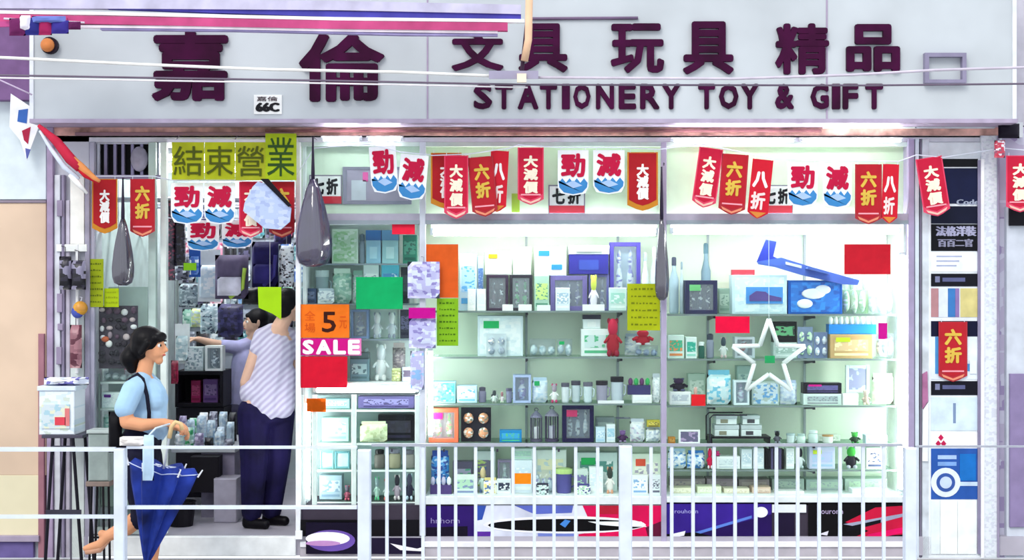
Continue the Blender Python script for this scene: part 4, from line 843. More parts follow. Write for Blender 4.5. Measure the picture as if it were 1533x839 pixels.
# packets hanging on the post
for a, b_, c, d, lab in ((610, 658, 392, 447, 'lavender see-through packet hung on the post, above the magenta strip'), (612, 652, 476, 522, 'lavender see-through packet hung on the post, below the magenta strip'), (614, 634, 526, 584, 'pale blue limp plastic bag hanging at the bottom of the post packets')):
    y = -.075; e = empty('hanging_packet', (PX((a+b_)/2, y), y, PZ(d, y)), lab, 'packet')
    obj('pouch', G().pill(PX(a, y), PX(b_, y), y, y+.045, PZ(d, y), PZ(c, y), int(a+c), .14).smooth(), PR('#b4b4dc', '#cfd8f0', '#8c84c0' if c < 500 else '#88b4e0', .03, int(c), .2), e)
    obj('hook', G().tube([(PX((a+b_)/2, y), y+.02, PZ(c+2, y)), (PX((a+b_)/2, y), y+.02, PZ(c-7, y)), (PX(631), -.026, PZ(c-8, y))], .002, 5), M('#8c8c9c'), e)
for a, b_, c, d, lab in ((86, 104, 384, 434, 'black and clear netted bag at the left pillar, left one of the pair'), (104, 126, 390, 434, 'black and clear netted bag at the left pillar, right one of the pair'),
                         (102, 120, 487, 552, 'dusty pink bag hanging on the left pillar above the plastic box'),):
    y = -.15; e = empty('hanging_bag', (PX((a+b_)/2, y), y, PZ(d, y)), lab, 'bag'); pk = 'pink' in lab
    obj('pouch', G().pill(PX(a, y), PX(b_, y), y, y+.08, PZ(d, y), PZ(c, y), int(a), .12).smooth(), PR('#14121c', '#2a2636', '#8c88a0', .04, 2) if not pk else PR('#a07078', '#8c5c66', '#5c2838', .06, 4), e)
    obj('strap', G().tube([(PX((a+b_)/2, y), y+.04, PZ(c+3, y)), (PX((a+b_)/2, y), y+.04, PZ(c-14, y)), (PX((a+b_)/2), -.045, PZ(c-16, y))], .003, 5), M('#54505c'), e)
e = empty('toy_ball', (PX(119, -.12), -.12, PZ(472, -.12)), 'orange yellow ball with blue underside hanging on the left pillar', 'ball')
obj('ball', G().ball((PX(119, -.12), -.1, PZ(462, -.12)), .048, 14, 10).smooth(), PR('#d89c2c', '#e0a840', '#c88c34', .05, 3), e)
obj('ball_net', G().ball((PX(115, -.12), -.1, PZ(467, -.12)), (.042, .04, .044), 12, 8).smooth(), M('#4c5cb0'), e)
obj('cord', G().tube([(PX(119, -.12), -.1, PZ(453, -.12)), (PX(119, -.12), -.06, PZ(446, -.12)), (PX(119), -.03, PZ(444))], .003, 5), M('#dcdce8'), e)
# ================================================================ SALE PENNANTS
PY = -.14
def pennant(kind, a, b_, c, d, tilt, label, y=PY, yaw=0, name='sale_pennant', hang=True):
    x0, x1, z0, z1 = PX(a, y), PX(b_, y), PZ(d, y), PZ(c, y); W, H = x1-x0, z1-z0; xm = (x0+x1)/2; C = (xm, y, z1)
    e = empty(name, (xm, y, z0), label, 'pennant')
    def put(nm, g, col, par=e, lab=None):
        g.rot(C, ay=tilt, az=yaw); return obj(nm, g, M(col, .6, .07), par, label=lab)
    def shp(k, dx, tipz): return [(x0+dx, z1-dx*.6), (x1-dx, z1-dx*.6), (x1-dx, tipz+H*.10), (xm+W*.2, tipz+H*.03), (xm, tipz), (xm-W*.2, tipz+H*.03), (x0+dx, tipz+H*.10)]
    if kind == 'W':
        put('cloth', G().prism([(x0, z1), (x1, z1), (x1, z0+H*.2), (x1-W*.1, z0+H*.05), (xm, z0), (x0+W*.1, z0+H*.05), (x0, z0+H*.2)], y-.003, y), '#f4f7fb')
        pts = [(x0+W*.03, z0+H*.33)]+[(x0+W*(.03+.94*i/8), z0+H*(.33+.05*((i % 2)*2-1))) for i in range(9)]+[(x1-W*.05, z0+H*.18), (x1-W*.2, z0+H*.07), (xm, z0+H*.03), (x0+W*.2, z0+H*.07), (x0+W*.05, z0+H*.18)]
        put('wave_print', G().prism(pts, y-.0055, y-.0032), '#3f88c4')
        put('foam_print', G().prism([(x0+W*.25, z0+H*.26), (x0+W*.5, z0+H*.33), (x0+W*.8, z0+H*.22), (x0+W*.5, z0+H*.16)], y-.0075, y-.0057), '#a8c4e8')
        ch = label.split('|')[1] if '|' in label else '減'
        put('character', G().text(ch, x0+W*.1, x1-W*.1, z0+H*.40, z1-H*.07, y-.008, .004, .045), '#bf1440')
        e['label'] = label.split('|')[0]
    else:
        base = {'R1': '#c41c3c', 'R2': '#b4202c', 'R3': '#cc1c30', 'RP': '#a81c24'}[kind]
        put('cloth', G().prism(shp(0, 0, z0), y-.003, y), {'R1': '#e04868', 'R2': '#b0303a', 'R3': base, 'RP': '#c88428'}[kind])
        if kind != 'R3':
            put('field', G().prism(shp(0, W*.05, z0+H*.09), y-.005, y-.0032), base)
            if kind != 'RP':
                put('trim_band', G().prism([(x0+W*.12, z0+H*.19), (x1-W*.12, z0+H*.19), (x1-W*.12, z0+H*.165), (x0+W*.12, z0+H*.165)], y-.0065, y-.0052), '#f0a0ac')
                put('tip_print', G().prism([(x0+W*.1, z0+H*.13), (xm, z0+H*.055), (x1-W*.1, z0+H*.13), (x1-W*.16, z0+H*.08), (xm, z0+H*.02), (x0+W*.16, z0+H*.08)], y-.0065, y-.0035), '#f0c0b0' if kind == 'R1' else '#e89070')
        if kind in ('R1', 'RP'):
            s = .22 if kind == 'R1' else .3
            for i, ch in enumerate('大減價'):
                q = H*.21; top = z1-H*.14-i*H*.225 if kind == 'R1' else z1-H*.2-i*H*.2
                put('character', G().text(ch, x0+W*s, x1-W*s, top-q, top, y-.009, .004, .05), '#f8ecd4' if kind == 'R1' else '#f4f0ec')
        elif kind == 'R2':
            for i, ch in enumerate('六折'):
                q = H*.27; top = z1-H*.12-i*H*.30
                put('character', G().text(ch, x0+W*.2, x1-W*.2, top-q, top, y-.009, .004, .05), '#dcb84c')
        elif kind == 'R3':
            put('character', G().text('八', x0+W*.1, x1-W*.15, z1-H*.48, z1-H*.2, y-.007, .004, .06), '#f6f0f0')
            put('character', G().text('折', x0+W*.1, x1-W*.2, z1-H*.85, z1-H*.55, y-.007, .004, .04), '#f2dcd8')
            put('tip_print', G().prism([(x0+W*.1, z0+H*.11), (x1-W*.1, z0+H*.11), (xm, z0+.004)], y-.0055, y-.0032), '#d8883c')
    for i in (-.4, .4):
        g = G().tube([(xm+W*i, y-.0015, z1-.003), (xm+W*i, y-.0015, z1+.018)], .0022, 5); put('hanging_loop', g, '#dfe4ee')
    return e
r = math.radians
# over the doorway
pennant('RP', 138, 176, 268, 350, 0, 'deep red pennant at the left end over the doorway')
pennant('R2', 195, 232, 268, 355, 0, 'six tenths pennant with gold characters over the doorway')
pennant('W', 256, 304, 274, 336, 0, 'white pennant with one red character over the doorway, left of its twin|勁')
pennant('W', 306, 352, 274, 336, 0, 'white pennant with one red character over the doorway, right of its twin|減')
pennant('R1', 358, 393, 272, 356, 0, 'red pennant half hidden by the grey folded bag over the doorway')
pennant('R2', 403, 441, 272, 356, 0, 'dark red pennant above the right edge of the grey folded bag')
pennant('W', 280, 328, 330, 376, 0, 'low white pennant with a red character, left of the two under the doorway pennants|勁', y=.1)
pennant('W', 332, 378, 330, 372, 0, 'low white pennant with a red character, right of the two under the doorway pennants|減', y=.1)
# left to middle
pennant('W', 552, 592, 219, 290, r(-4), 'tilted white pennant left of the middle window|勁')
pennant('W', 600, 642, 232, 300, r(5), 'tilted white pennant overlapping the left edge of the middle window|減')
pennant('RP', 645, 691, 229, 313, 0, 'dark red pennant tucked behind the pink rimmed one, middle window', y=PY+.03)
pennant('R1', 665, 701, 233, 328, 0, 'pink rimmed red pennant at the left of the middle window', y=PY-.02)
pennant('R2', 700, 738, 235, 325, r(-5), 'tilted six tenths pennant with gold characters, middle window')
pennant('R3', 735, 762, 226, 318, r(3), 'narrow folded red pennant right of the tilted gold lettered one, middle window', y=PY+.016)
pennant('R1', 775, 814, 221, 307, 0, 'short red pennant under the bamboo pole')
pennant('W', 835, 881, 225, 293, 0, 'upright white pennant in the centre of the middle window, beside the seven tenths sign|勁')
pennant('W', 888, 935, 225, 291, 0, 'upright white pennant left of the plain dark red pennant|減')
pennant('RP', 939, 985, 228, 316, 0, 'plain dark red pennant with orange hem at the right of the middle window')
# right
pennant('R1', 1047, 1083, 222, 312, r(8), 'tilted pink rimmed pennant at the left of the right window')
pennant('R2', 1081, 1121, 231, 322, r(4), 'tilted six tenths pennant with gold characters in the right window')
pennant('R3', 1127, 1158, 239, 328, r(6), 'narrow folded red pennant left of the white twins in the right window', y=PY+.016)
pennant('W', 1179, 1224, 243, 310, 0, 'white pennant with one red character, left twin in the right window|勁')
pennant('W', 1232, 1275, 244, 312, 0, 'white pennant with one red character, right twin in the right window|減')
pennant('R2', 1280, 1320, 246, 336, 0, 'upright six tenths pennant with gold characters in the right window')
pennant('R3', 1322, 1346, 246, 335, r(2), 'narrow folded red pennant at the right end of the right window')
pennant('R1', 1370, 1410, 236, 325, r(-9), 'tilted pink rimmed pennant in front of the dark sign column')
pennant('R2', 1405, 1448, 482, 572, 0, 'six tenths pennant hung low on the sign column', y=-.036)
pennant('R1', 1506, 1548, 233, 318, 0, 'red pennant cut by the right edge of the view')
obj('pennant_cord', G().tube([(PX(248), .028, PZ(327, .1)), (PX(262, .1), .0985, PZ(327, .1)), (PX(440, .1), .0985, PZ(327, .1)), (PX(444), .028, PZ(327, .1))], .003, 6), M('#dfe4f0'), label='short cord carrying the two low white pennants inside the doorway', cat='cord')
def cord(pts, label, y=PY, r_=.0035, col='#dfe4f0'):
    obj('pennant_cord', G().tube([(PX(a, y), y-.0015, PZ(b_, y)) for a, b_ in pts], r_, 6).smooth(), M(col), label=label, cat='cord')
cord([(138, 264), (230, 264), (256, 270), (352, 270), (440, 268), (470, 222), (552, 216), (600, 228), (645, 232)], 'pale cord carrying the pennants from the doorway to the middle window')
cord([(645, 233), (700, 231), (762, 222), (776, 217), (835, 221), (935, 221), (985, 224), (1047, 216)], 'pale cord carrying the pennants across the middle window')
cord([(1049, 216), (1120, 230), (1160, 238), (1230, 240), (1345, 242), (1372, 232), (1412, 236), (1500, 222), (1590, 230)], 'pale cord carrying the pennants across the right window and the sign column')
# twisted pennants on the left
e = empty('twisted_pennants', (PX(100, -.3), -.3, PZ(280, -.3)), 'twisted red and orange pennants stretched from the left wall to the doorway', 'pennant')
y = -.3
for pts, rr, c in (([(58, 188), (85, 212), (105, 238), (120, 252)], [.012, .03, .036, .03], '#cc2c48'), ([(72, 200), (95, 230), (112, 248)], [.01, .016, .01], '#d8706c'),
                   ([(102, 232), (122, 250), (140, 266), (150, 272)], [.02, .026, .018, .01], '#e49458'), ([(110, 246), (128, 262), (150, 274)], [.01, .02, .012], '#cc2030'),
                   ([(60, 196), (76, 222), (96, 250), (118, 268)], [.008, .014, .018, .012], '#dfe8f8'), ([(104, 262), (116, 274), (130, 290)], [.012, .02, .008], '#f6f4f0')):
    obj('cloth', G().tube([(PX(a, y), y+random.uniform(-.01, .01), PZ(b_, y)) for a, b_ in pts], rr, 8).smooth(), M(c, .7, .1), e)
e = empty('hanging_bunting', (PX(38, -.11), -.11, PZ(236, -.11)), 'white flag with red and blue print hanging down the left edge', 'bunting'); y = -.1075
obj('cloth', G().prism([(PX(a, y), PZ(b_, y)) for a, b_ in ((16, 140), (46, 160), (58, 190), (46, 222), (40, 240), (30, 210), (14, 190))], y, y+.006), M('#f4f4f8', .7), e)
obj('blue_print', G().prism([(PX(a, y), PZ(b_, y)) for a, b_ in ((28, 165), (42, 163), (40, 185), (26, 182))], y-.003, y-.0005), M('#3c68b4'), e)
obj('red_print', G().prism([(PX(a, y), PZ(b_, y)) for a, b_ in ((33, 196), (46, 190), (42, 216), (36, 210))], y-.003, y-.0005), M('#b02848'), e)
obj('blue_print', G().prism([(PX(a, y), PZ(b_, y)) for a, b_ in ((38, 222), (46, 224), (42, 236), (40, 238))], y-.003, y-.0005), M('#5c64a8'), e)
e = empty('hanging_bunting', (PX(1505, -.1), -.1, PZ(236, -.1)), 'knotted dark red bunting scrap at the top right corner', 'bunting'); y = -.2
obj('cloth', G().pill(PX(1490, y), PX(1506, y), y, y+.04, PZ(236, y), PZ(210, y), 4).smooth(), PR('#c43c54', '#e8e4ec', '#8c5068', .02, 4), e)
obj('dark_knot', G().pill(PX(1498, y), PX(1530, y), y+.02, y+.08, PZ(206, y), PZ(184, y), 6).smooth(), M('#1c1624', .6), e)
# ================================================================ SEVEN TENTHS SIGNS ON THE TRANSOM
def seven(a, b_, c, d, label):
    y = .097; e = empty('discount_sign', (PX((a+b_)/2, y), y, PZ(d, y)), label, 'sign')
    rect('sign_board', a, b_, c, d, y-.006, y+.0025, M('#8c8698', .4), e); rect('sign_face', a+2, b_-2, c+2, d-1, y-.009, y-.0062, M('#f2f2f6', .4), e)
    rect('red_band', a+1, b_-1, d-12, d-1, y-.012, y-.0092, M('#c83444', .4), e)
    w = b_-a
    for i, ch in enumerate('七折'): letter(e, ch, a+w*(.1+.42*i), a+w*(.46+.42*i), c+5, d-14, '#16141c', y-.0095, .05, 'character')
seven(463, 512, 262, 306, 'seven tenths discount sign beside the hanging grey umbrella')
seven(821, 876, 277, 320, 'seven tenths discount sign in the middle window transom')
seven(1140, 1187, 277, 320, 'seven tenths discount sign in the right window transom')
e = empty('grey_poster', (PX(565, .09), .09, PZ(307, .09)), 'faded lilac grey poster behind the tilted white pennants', 'poster'); y = .09
rect('poster_sheet', 513, 616, 250, 306, y, y+.008, M('#a8a0b8', .5, .15, scale=5), e)
for q in ((513, 616, 250, 254), (513, 616, 301, 306), (513, 519, 254, 301), (611, 616, 254, 301)): rect('poster_edge', *q, y-.004, y-.0005, M('#8c8aa0'), e)
rect('pink_mark', 543, 551, 258, 272, y-.003, y-.0005, M('#e060a8'), e); rect('pale_patch', 526, 548, 270, 300, y-.003, y-.0005, M('#c4cad8'), e)
sheet(766, 778, 290, 318, '#a4c840', 'small yellow green slip in the transom beside the short red pennant', y=.095)
# ================================================================ CLOSING DOWN BANNER
y = -.19
e = empty('closing_banner', (PX(350, y), y, PZ(270, y)), 'yellow green handwritten four character closing banner over the doorway', 'banner')
for i, (a, b_, c, d, ch, col) in enumerate(((257, 306, 213, 269, '結', '#a8ae1c'), (306, 352, 213, 269, '束', '#aab218'), (352, 398, 213, 270, '營', '#a6ac24'), (397, 444, 200, 270, '業', '#a0b418'))):
    rect('banner_sheet', a+.3, b_-.3, c, d, y-.003*(i == 3), y+.003, M(col, .6, .12, 0, 0, 7), e)
    obj('character', G().text(ch, PX(a+3, y), PX(b_-3, y), PZ(d-6, y), PZ(c+6, y), y-.007, .003, 0), M('#4a5210' if i != 3 else '#2c4a1c'), e)
rect('banner_rod', 250, 446, 209, 213, y+.004, y+.012, M('#c8c4d0'), e)
for x in (262, 350, 436): obj('hanging_wire', G().tube([(PX(x, y), y+.008, PZ(211, y)), (PX(x, y), -.055, PZ(200, y))], .003, 5), M('#8c8494'), e)
# ================================================================ LONG HANGING BAGS
def longbag(a, b_, c, d, y, col, c2, label, film=True, top=None, yw=-.02):
    e = empty('hanging_umbrella', (PX((a+b_)/2, y), y, PZ(d, y)), label, 'umbrella')
    xm = PX((a+b_)/2, y); w = (PX(b_, y)-PX(a, y))/2; z0, z1 = PZ(d, y), PZ(c, y); H = z1-z0
    pr = [(w*.35, 0), (w*.8, H*.04), (w*.96, H*.12), (w, H*.25), (w*.88, H*.45), (w*.66, H*.65), (w*.38, H*.85), (w*.15, H*.95)]
    obj('folded_cloth', G().lathe((xm, y, z0+.003), [(r_*.8, z) for r_, z in pr], 48, 5, .3).smooth(), M(col, .5, .3), e)
    if film: obj('plastic_sleeve', G().lathe((xm, y, z0), pr, 20, 5, .08).smooth(), FILM_GREY if c2 is None else c2, e)
    obj('handle', G().tube([(xm, y, z1-H*.08), (xm, y, z1+.02), (xm, y, PZ(top or c-14, y)), (xm, yw, PZ(top or c-14, y))], [.012, .012, .005, .005], 8).smooth(), M('#2c2438'), e)
    return e
longbag(442, 495, 262, 400, -.26, '#2c2048', None, 'large folded umbrella in a grey violet plastic sleeve hanging at the right door post', top=205, yw=-.021)
longbag(168, 200, 322, 428, -.22, '#0f0d1a', FILM_GREY, 'black folded umbrella in a sleeve hanging left of the person in pale blue', top=267, yw=-.0155)
longbag(980, 1001, 318, 450, -.1, '#16121e', FILM_GREY, 'black folded umbrella hanging on the post between the two windows', top=250, yw=-.026)
obj('hook_rod', G().tube([(PX(994), -.026, PZ(244, -.1)), (PX(994, -.1), -.09, PZ(244, -.1)), (PX(994, -.1), -.09, PZ(248, -.1))], .004, 6), M('#4c4858'), label='small dark hook holding the black umbrella on the post between the windows', cat='hook')
# folded paper bag
e = empty('folded_bag', (PX(400, -.25), -.25, PZ(345, -.25)), 'pale blue grey folded plastic bag pegged at a tilt over the doorway pennants', 'bag'); y = -.25
obj('bag_body', G().prism([(PX(a, y), PZ(b_, y)) for a, b_ in ((386, 272), (400, 276), (436, 312), (434, 332), (420, 344), (396, 342), (364, 316), (366, 304), (378, 280))], y, y+.02), PR('#b4c4e8', '#c4d0ec', '#a4b4dc', .03, 8), e)
obj('dark_edge', G().prism([(PX(a, y), PZ(b_, y)) for a, b_ in ((390, 268), (402, 268), (437, 308), (432, 310))], y-.012, y-.0005), M('#15121c'), e)
obj('hanging_wire', G().tube([(PX(396, y), y+.01, PZ(276, y)), (PX(396, PY), PY-.004, PZ(270, PY))], .003, 5), M('#8c8494'), e)
# left side green notices
sheet(133, 155, 388, 460, '#98a818', 'narrow olive handwritten notice on the left door leaf', y=-.0205, lines=7, lc='#5f6c10')
sheet(156, 178, 432, 460, '#a8c010', 'small yellow green notice beside the narrow olive notice', y=-.0005, lines=3, lc='#8c9c10')
e = empty('lime_notice', (PX(404, -.05), -.05, PZ(478, -.05)), 'lime green slanted notice hanging above the outstretched arm in the doorway', 'notice'); y = -.05
obj('paper', G().prism([(PX(a, y), PZ(b_, y)) for a, b_ in ((386, 430), (421, 430), (421, 479), (408, 470), (387, 461))], y, y+.004), M('#a0d010', .5, .05), e)
obj('thread', G().tube([(PX(404, y), y+.002, PZ(432, y)), (PX(404, y), y+.002, PZ(270, y)), (PX(404), -.01, PZ(206, y))], .0015, 4), M('#c4c8c4'), e)
# ================================================================ SIGN COLUMN RIGHT
y = 0
cl = empty('sign_column', (PX(1430), -.02, .0), 'tall narrow column of stacked black, navy and white advertising panels at the right pillar', 'sign')
rect('column_case', 1390, 1468, 236, 836, -.02, .1, M('#e8eef2', .4), cl, b=.003)
def colp(c, d, col, a=1394, b_=1464, dep=.004, nm='panel'): return rect(nm, a, b_, c, d, -.02-dep, -.0202, M(col, .35, .1), cl)
colp(238, 250, '#0b0a12'); colp(252, 305, '#141a3c'); colp(309, 335, '#10142c'); colp(336, 376, '#0a0a12'); colp(378, 407, '#eef3f8'); colp(410, 429, '#12121c')
colp(432, 475, '#b48488', 1394, 1405); colp(432, 475, '#d8e0f0', 1405.3, 1419); colp(432, 475, '#3c78b8', 1419.3, 1430); colp(432, 475, '#8c74ac', 1430.3, 1436); colp(432, 475, '#d8cc88', 1438, 1464)
colp(481, 504, '#0f1230'); colp(504.5, 568, '#e4eef6'); colp(504.5, 560, '#4c90cc', 1400, 1405, .006, 'blue_strip'); colp(545, 556, '#4c90cc', 1448, 1461, .006, 'blue_strip'); colp(571, 592, '#12121e')
colp(595, 645, '#d4e6f2'); colp(604, 634, '#7c90b0', 1427, 1431, .006, 'print_strip'); colp(648, 669, '#fbfafb')
colp(672, 748, '#2c58a8'); colp(682, 688, '#a8c4e8', 1404, 1432, .006, 'print_strip'); colp(692, 698, '#7ca4dc', 1404, 1432, .006, 'print_strip'); colp(680, 720, '#1c70c0', 1437, 1461, .007, 'print_block'); colp(722, 728, '#c8dcf0', 1437, 1464, .007, 'print_strip')
for r_, c_, dd in ((22, '#dfe8f0', .008), (14, '#3858a0', .010), (9, '#c4d4ec', .012)):
    g = G(); g.prism([(PX(1414+r_*math.cos(t*math.pi/12)), PZ(722+r_*math.sin(t*math.pi/12))) for t in range(24)], -.02-dd, -.0202-dd+.0018+.0002); obj('round_print', g, M(c_, .4), cl)
for i, (x, z) in enumerate(((1407, 655), (1403, 664), (1411, 664))):
    g = G().prism([(PX(x), PZ(z-5)), (PX(x+4), PZ(z)), (PX(x), PZ(z+5)), (PX(x-4), PZ(z))], -.027, -.0245); obj('red_diamond', g, M('#c01c50'), cl)
def ctext(t, a, b_, c, d, col, bo=0): obj('lettering', G().text(t, PX(a), PX(b_), PZ(d), PZ(c), -.027, .002, bo), M(col), cl)
ctext('法格洋裝', 1399, 1460, 339, 354, '#a8a8c4', .02); ctext('百百二官', 1402, 1455, 358, 370, '#8c8ca4', .02); ctext('Code', 1430, 1464, 299, 307, '#9ca4b8', .02)
for k in range(3): colp(383+k*7, 385+k*7, '#a8b0cc', 1402, 1440-k*4, .006, 'print_strip')
for c in (414, 575): colp(c, c+9, '#7c80a0', 1400, 1407, .006, 'print_mark'); colp(c+2, c+8, '#5a5e84', 1411, 1445, .006, 'print_strip')
rect('lower_panel', 1394, 1407, 750, 830, -.026, -.0202, M('#e4eef0', .4), cl); rect('lower_panel', 1408, 1433, 750, 830, -.026, -.0202, M('#f2f6f2', .4), cl); rect('lower_panel', 1434, 1462, 750, 830, -.026, -.0202, M('#eef4f0', .4), cl)
rect('side_rail', 1457+7, 1469, 240, 830, -.035, -.0202, M('#8c86a0', .4), cl)
rect('rail_pad', 1452, 1462, 540, 560, -.03, -.0265, M('#e8f0f6'), cl)
# pinkish bag peeping at the right jamb
e = empty('pink_scarf', (PX(1384), -.05, PZ(612)), 'strip of pink and white cloth hanging on the jamb left of the sign column', 'scarf')
obj('cloth', G().prism([(PX(a), PZ(b_)) for a, b_ in ((1379, 560), (1386, 556), (1387, 600), (1379, 612))], -.04, -.021), M('#b4749c', .6, .2), e)
obj('white_end', G().prism([(PX(a), PZ(b_)) for a, b_ in ((1380, 613), (1388, 601), (1387, 690), (1379, 690))], -.035, -.021), M('#f0f2f2', .6), e)
# ================================================================ BASE POSTERS
def poster(a, b_, c, d, col, label, y=-.008):
    e = empty('plinth_poster', (PX((a+b_)/2), y, PZ(d)), label, 'poster'); rect('poster_sheet', a, b_, c, d, y, -.0005, M(col, .35, .2, 0, 0, 4), e); return e
def blob(e, pts, col, dep, nm='printed_shape', y=-.008):
    obj(nm, G().prism([(PX(a), PZ(b_)) for a, b_ in pts], y-dep-.001, y-dep), M(col, .35, .1, 0, 0, 6), e)
def ell(cx, cy, rx, ry, n=24): return [(cx+rx*math.cos(t*math.tau/n), cy+ry*math.sin(t*math.tau/n)) for t in range(n)]
e = poster(636, 711, 758, 811, '#2c1464', 'dark violet poster on the plinth at the left of the middle window')
blob(e, [(636, 790), (700, 788), (700, 811), (636, 811)], '#120a20', .0005); letter(e, 'hnhonn', 645, 688, 776, 784, '#8c80b0', -.0095)
e = poster(711.5, 991, 757, 812, '#dce0f4', 'long blue, white and crimson poster with a black lens shape on the plinth')
blob(e, [(711.5, 757), (728, 757), (722, 778), (711.5, 780)], '#3450a8', .0004); blob(e, [(770, 757), (858, 757), (856, 768), (800, 770)], '#5a68bc', .0004); blob(e, [(712, 796), (735, 796), (733, 812), (712, 812)], '#5a2c98', .0004)
blob(e, [(805, 796), (860, 794), (858, 812), (806, 812)], '#7484cc', .0004); blob(e, [(872, 757), (991, 757), (991, 812), (866, 812), (866, 800), (900, 795), (880, 775)], '#d40c50', .0006); blob(e, [(898, 757), (925, 757), (925, 770), (895, 770)], '#b41c34', .0012)
blob(e, [(966, 790), (991, 780), (991, 812), (972, 812)], '#5c1030', .0012); blob(e, ell(845, 786, 122, 13), '#f0f0f8', .0014); blob(e, ell(848, 786.5, 118, 9.5), '#060508', .002); blob(e, [(880, 781), (960, 781), (968, 789), (925, 788), (900, 786)], '#f0f4f8', .0028)
blob(e, [(838, 785), (846, 778), (854, 780), (846, 790)], '#4484d0', .0028)
e = poster(995, 1155, 755, 815, '#38208c', 'violet blue poster with diagonal light streaks on the plinth of the right window')
blob(e, [(996, 812), (1060, 795), (1155, 770), (1155, 815), (996, 815)], '#220c50', .0004); blob(e, [(1040, 797), (1125, 772), (1125, 776), (1045, 800)], '#5c80d4', .0012); blob(e, [(996, 800), (1040, 797), (1105, 812), (996, 815)], '#08060e', .0018)
blob(e, ell(1139, 767, 10, 8), '#f4f6fa', .002); blob(e, [(1004, 800), (1026, 795), (1024, 802), (1006, 805)], '#eef0f8', .0024); letter(e, 'rouhonn', 1010, 1045, 763, 769, '#a4a0dc', -.0095)
rect('poster_blank', 1156, 1207, 756, 768, -.012, -.0005, M('#e4eaee'), None, label='blank white card on the plinth between the violet and the black posters', cat='card')
e = poster(1160, 1189, 769, 812, '#1c1230', 'small near black poster between the violet and the crimson streaked ones')
e = poster(1210, 1358, 755, 815, '#0a070c', 'black poster with crimson car streaks at the right end of the plinth')
blob(e, [(1265, 782), (1310, 760), (1358, 757), (1358, 800), (1310, 803), (1285, 812), (1262, 812), (1300, 795)], '#c4143c', .0004); blob(e, [(1262, 785), (1335, 772), (1358, 768), (1350, 774), (1290, 790)], '#9ca0b8', .0014)
blob(e, [(1264, 790), (1318, 778), (1318, 783), (1268, 796)], '#0c0c14', .002); blob(e, [(1300, 800), (1358, 788), (1358, 796), (1290, 812)], '#e00c60', .002); letter(e, 'houronn', 1224, 1262, 762, 770, '#b4a4c8', -.0095); blob(e, [(1225, 800), (1240, 795), (1238, 802)], '#e0dce8', .0014)
e = empty('floor_poster', (PX(497), -.02, PZ(826)), 'dark poster with a glowing white and pink oval under the low cabinet', 'poster')
rect('poster_sheet', 458, 535, 783, 830, -.05, -.046, M('#120a24', .3), e); y = -.052
def bl2(pts, c, dp): obj('printed_shape', G().prism([(PX(a), PZ(b_)) for a, b_ in pts], -.051-dp, -.050-dp), M(c), e)
bl2(ell(497, 808, 36, 16), '#6c50a8', .0005); bl2(ell(492, 805, 33, 10), '#faf6fc', .001); bl2(ell(485, 812, 26, 4), '#c490c8', .0018)
rect('white_box', 442, 452, 796, 808, -.08, -.047, M('#f4f6fa'), None, label='tiny white box at the foot of the right door post', cat='box')
e = empty('floor_poster', (PX(600), -.02, PZ(826)), 'dark poster with a thin white curve under the low cabinet near the post', 'poster')
rect('poster_sheet', 545, 634, 806, 830, -.05, -.046, M('#1c1430', .3), e)
bl2([(585, 812), (625, 820), (650-18, 818), (634, 824), (600, 822)], '#f4f0f8', .0005)
# ================================================================ DOORWAY
dl = empty('door_1', (PX(190), 0, FLZ), kind='structure')
for a, b_, c in ((134, 141, '#b4b2c4'), (222, 233, '#b4c8c0'), (240, 249, '#dce6e0')): rect('door_post', a, b_, 213, 800, -.02, .03, M(c, .4), dl, b=.003)
rect('door_glass', 141, 222, 262, 800, .000, .006, GLASS, dl)
rect('door_rail', 141, 222, 790, 800, -.015, .02, M('#a8b4b0', .4), dl)
rect('door_rail', 141, 249, 262, 268, -.015, .02, M('#8c86a0', .4), dl)
gr = empty('folding_gate', (PX(190), .1, PZ(262)), 'dark gap of the folded metal gate with upright bars above the left door leaf', 'gate')
rect('gap_shade', 141, 236, 214, 262, .08, .1, M('#08070c', .6), gr)  # near-black sheet stands in for the shade of the void behind the bars
for x in (147, 158, 172, 184, 198, 212, 226, 236): rect('gate_bar', x-2.2, x+2.2, 214, 262, .04, .07, M('#7c7690' if x not in (147, 236) else '#c8ccd8', .3, .1, .4), gr)
obj('gate_emblem', G().ball((PX(208, .02), .03, PZ(238, .02)), (.06, .012, .085), 12, 8).smooth(), M('#9c98a8', .3, .2), gr)
obj('gate_rail', G().box(PX(141), PX(236), .035, .075, PZ(215), PZ(213)), M('#c4c8d2', .4), gr)
# lights of the shop interior
for i, (x, y_) in enumerate(((-2.2, .9), (-2.3, 2.1))):
    e = empty('ceiling_light', (x, y_, 2.72), ('ceiling fluorescent fitting nearest the doorway inside the shop', 'ceiling fluorescent fitting at the back of the shop')[i], 'light')
    obj('housing', G().box(x-.5, x+.5, y_-.06, y_+.06, 2.76, 2.8, .005), M('#e8ecee'), e); obj('lamp_tube', G().tube([(x-.48, y_, 2.735), (x+.48, y_, 2.735)], .018, 10), M('#fdfeff', .4, 0, 0, 70.0), e)
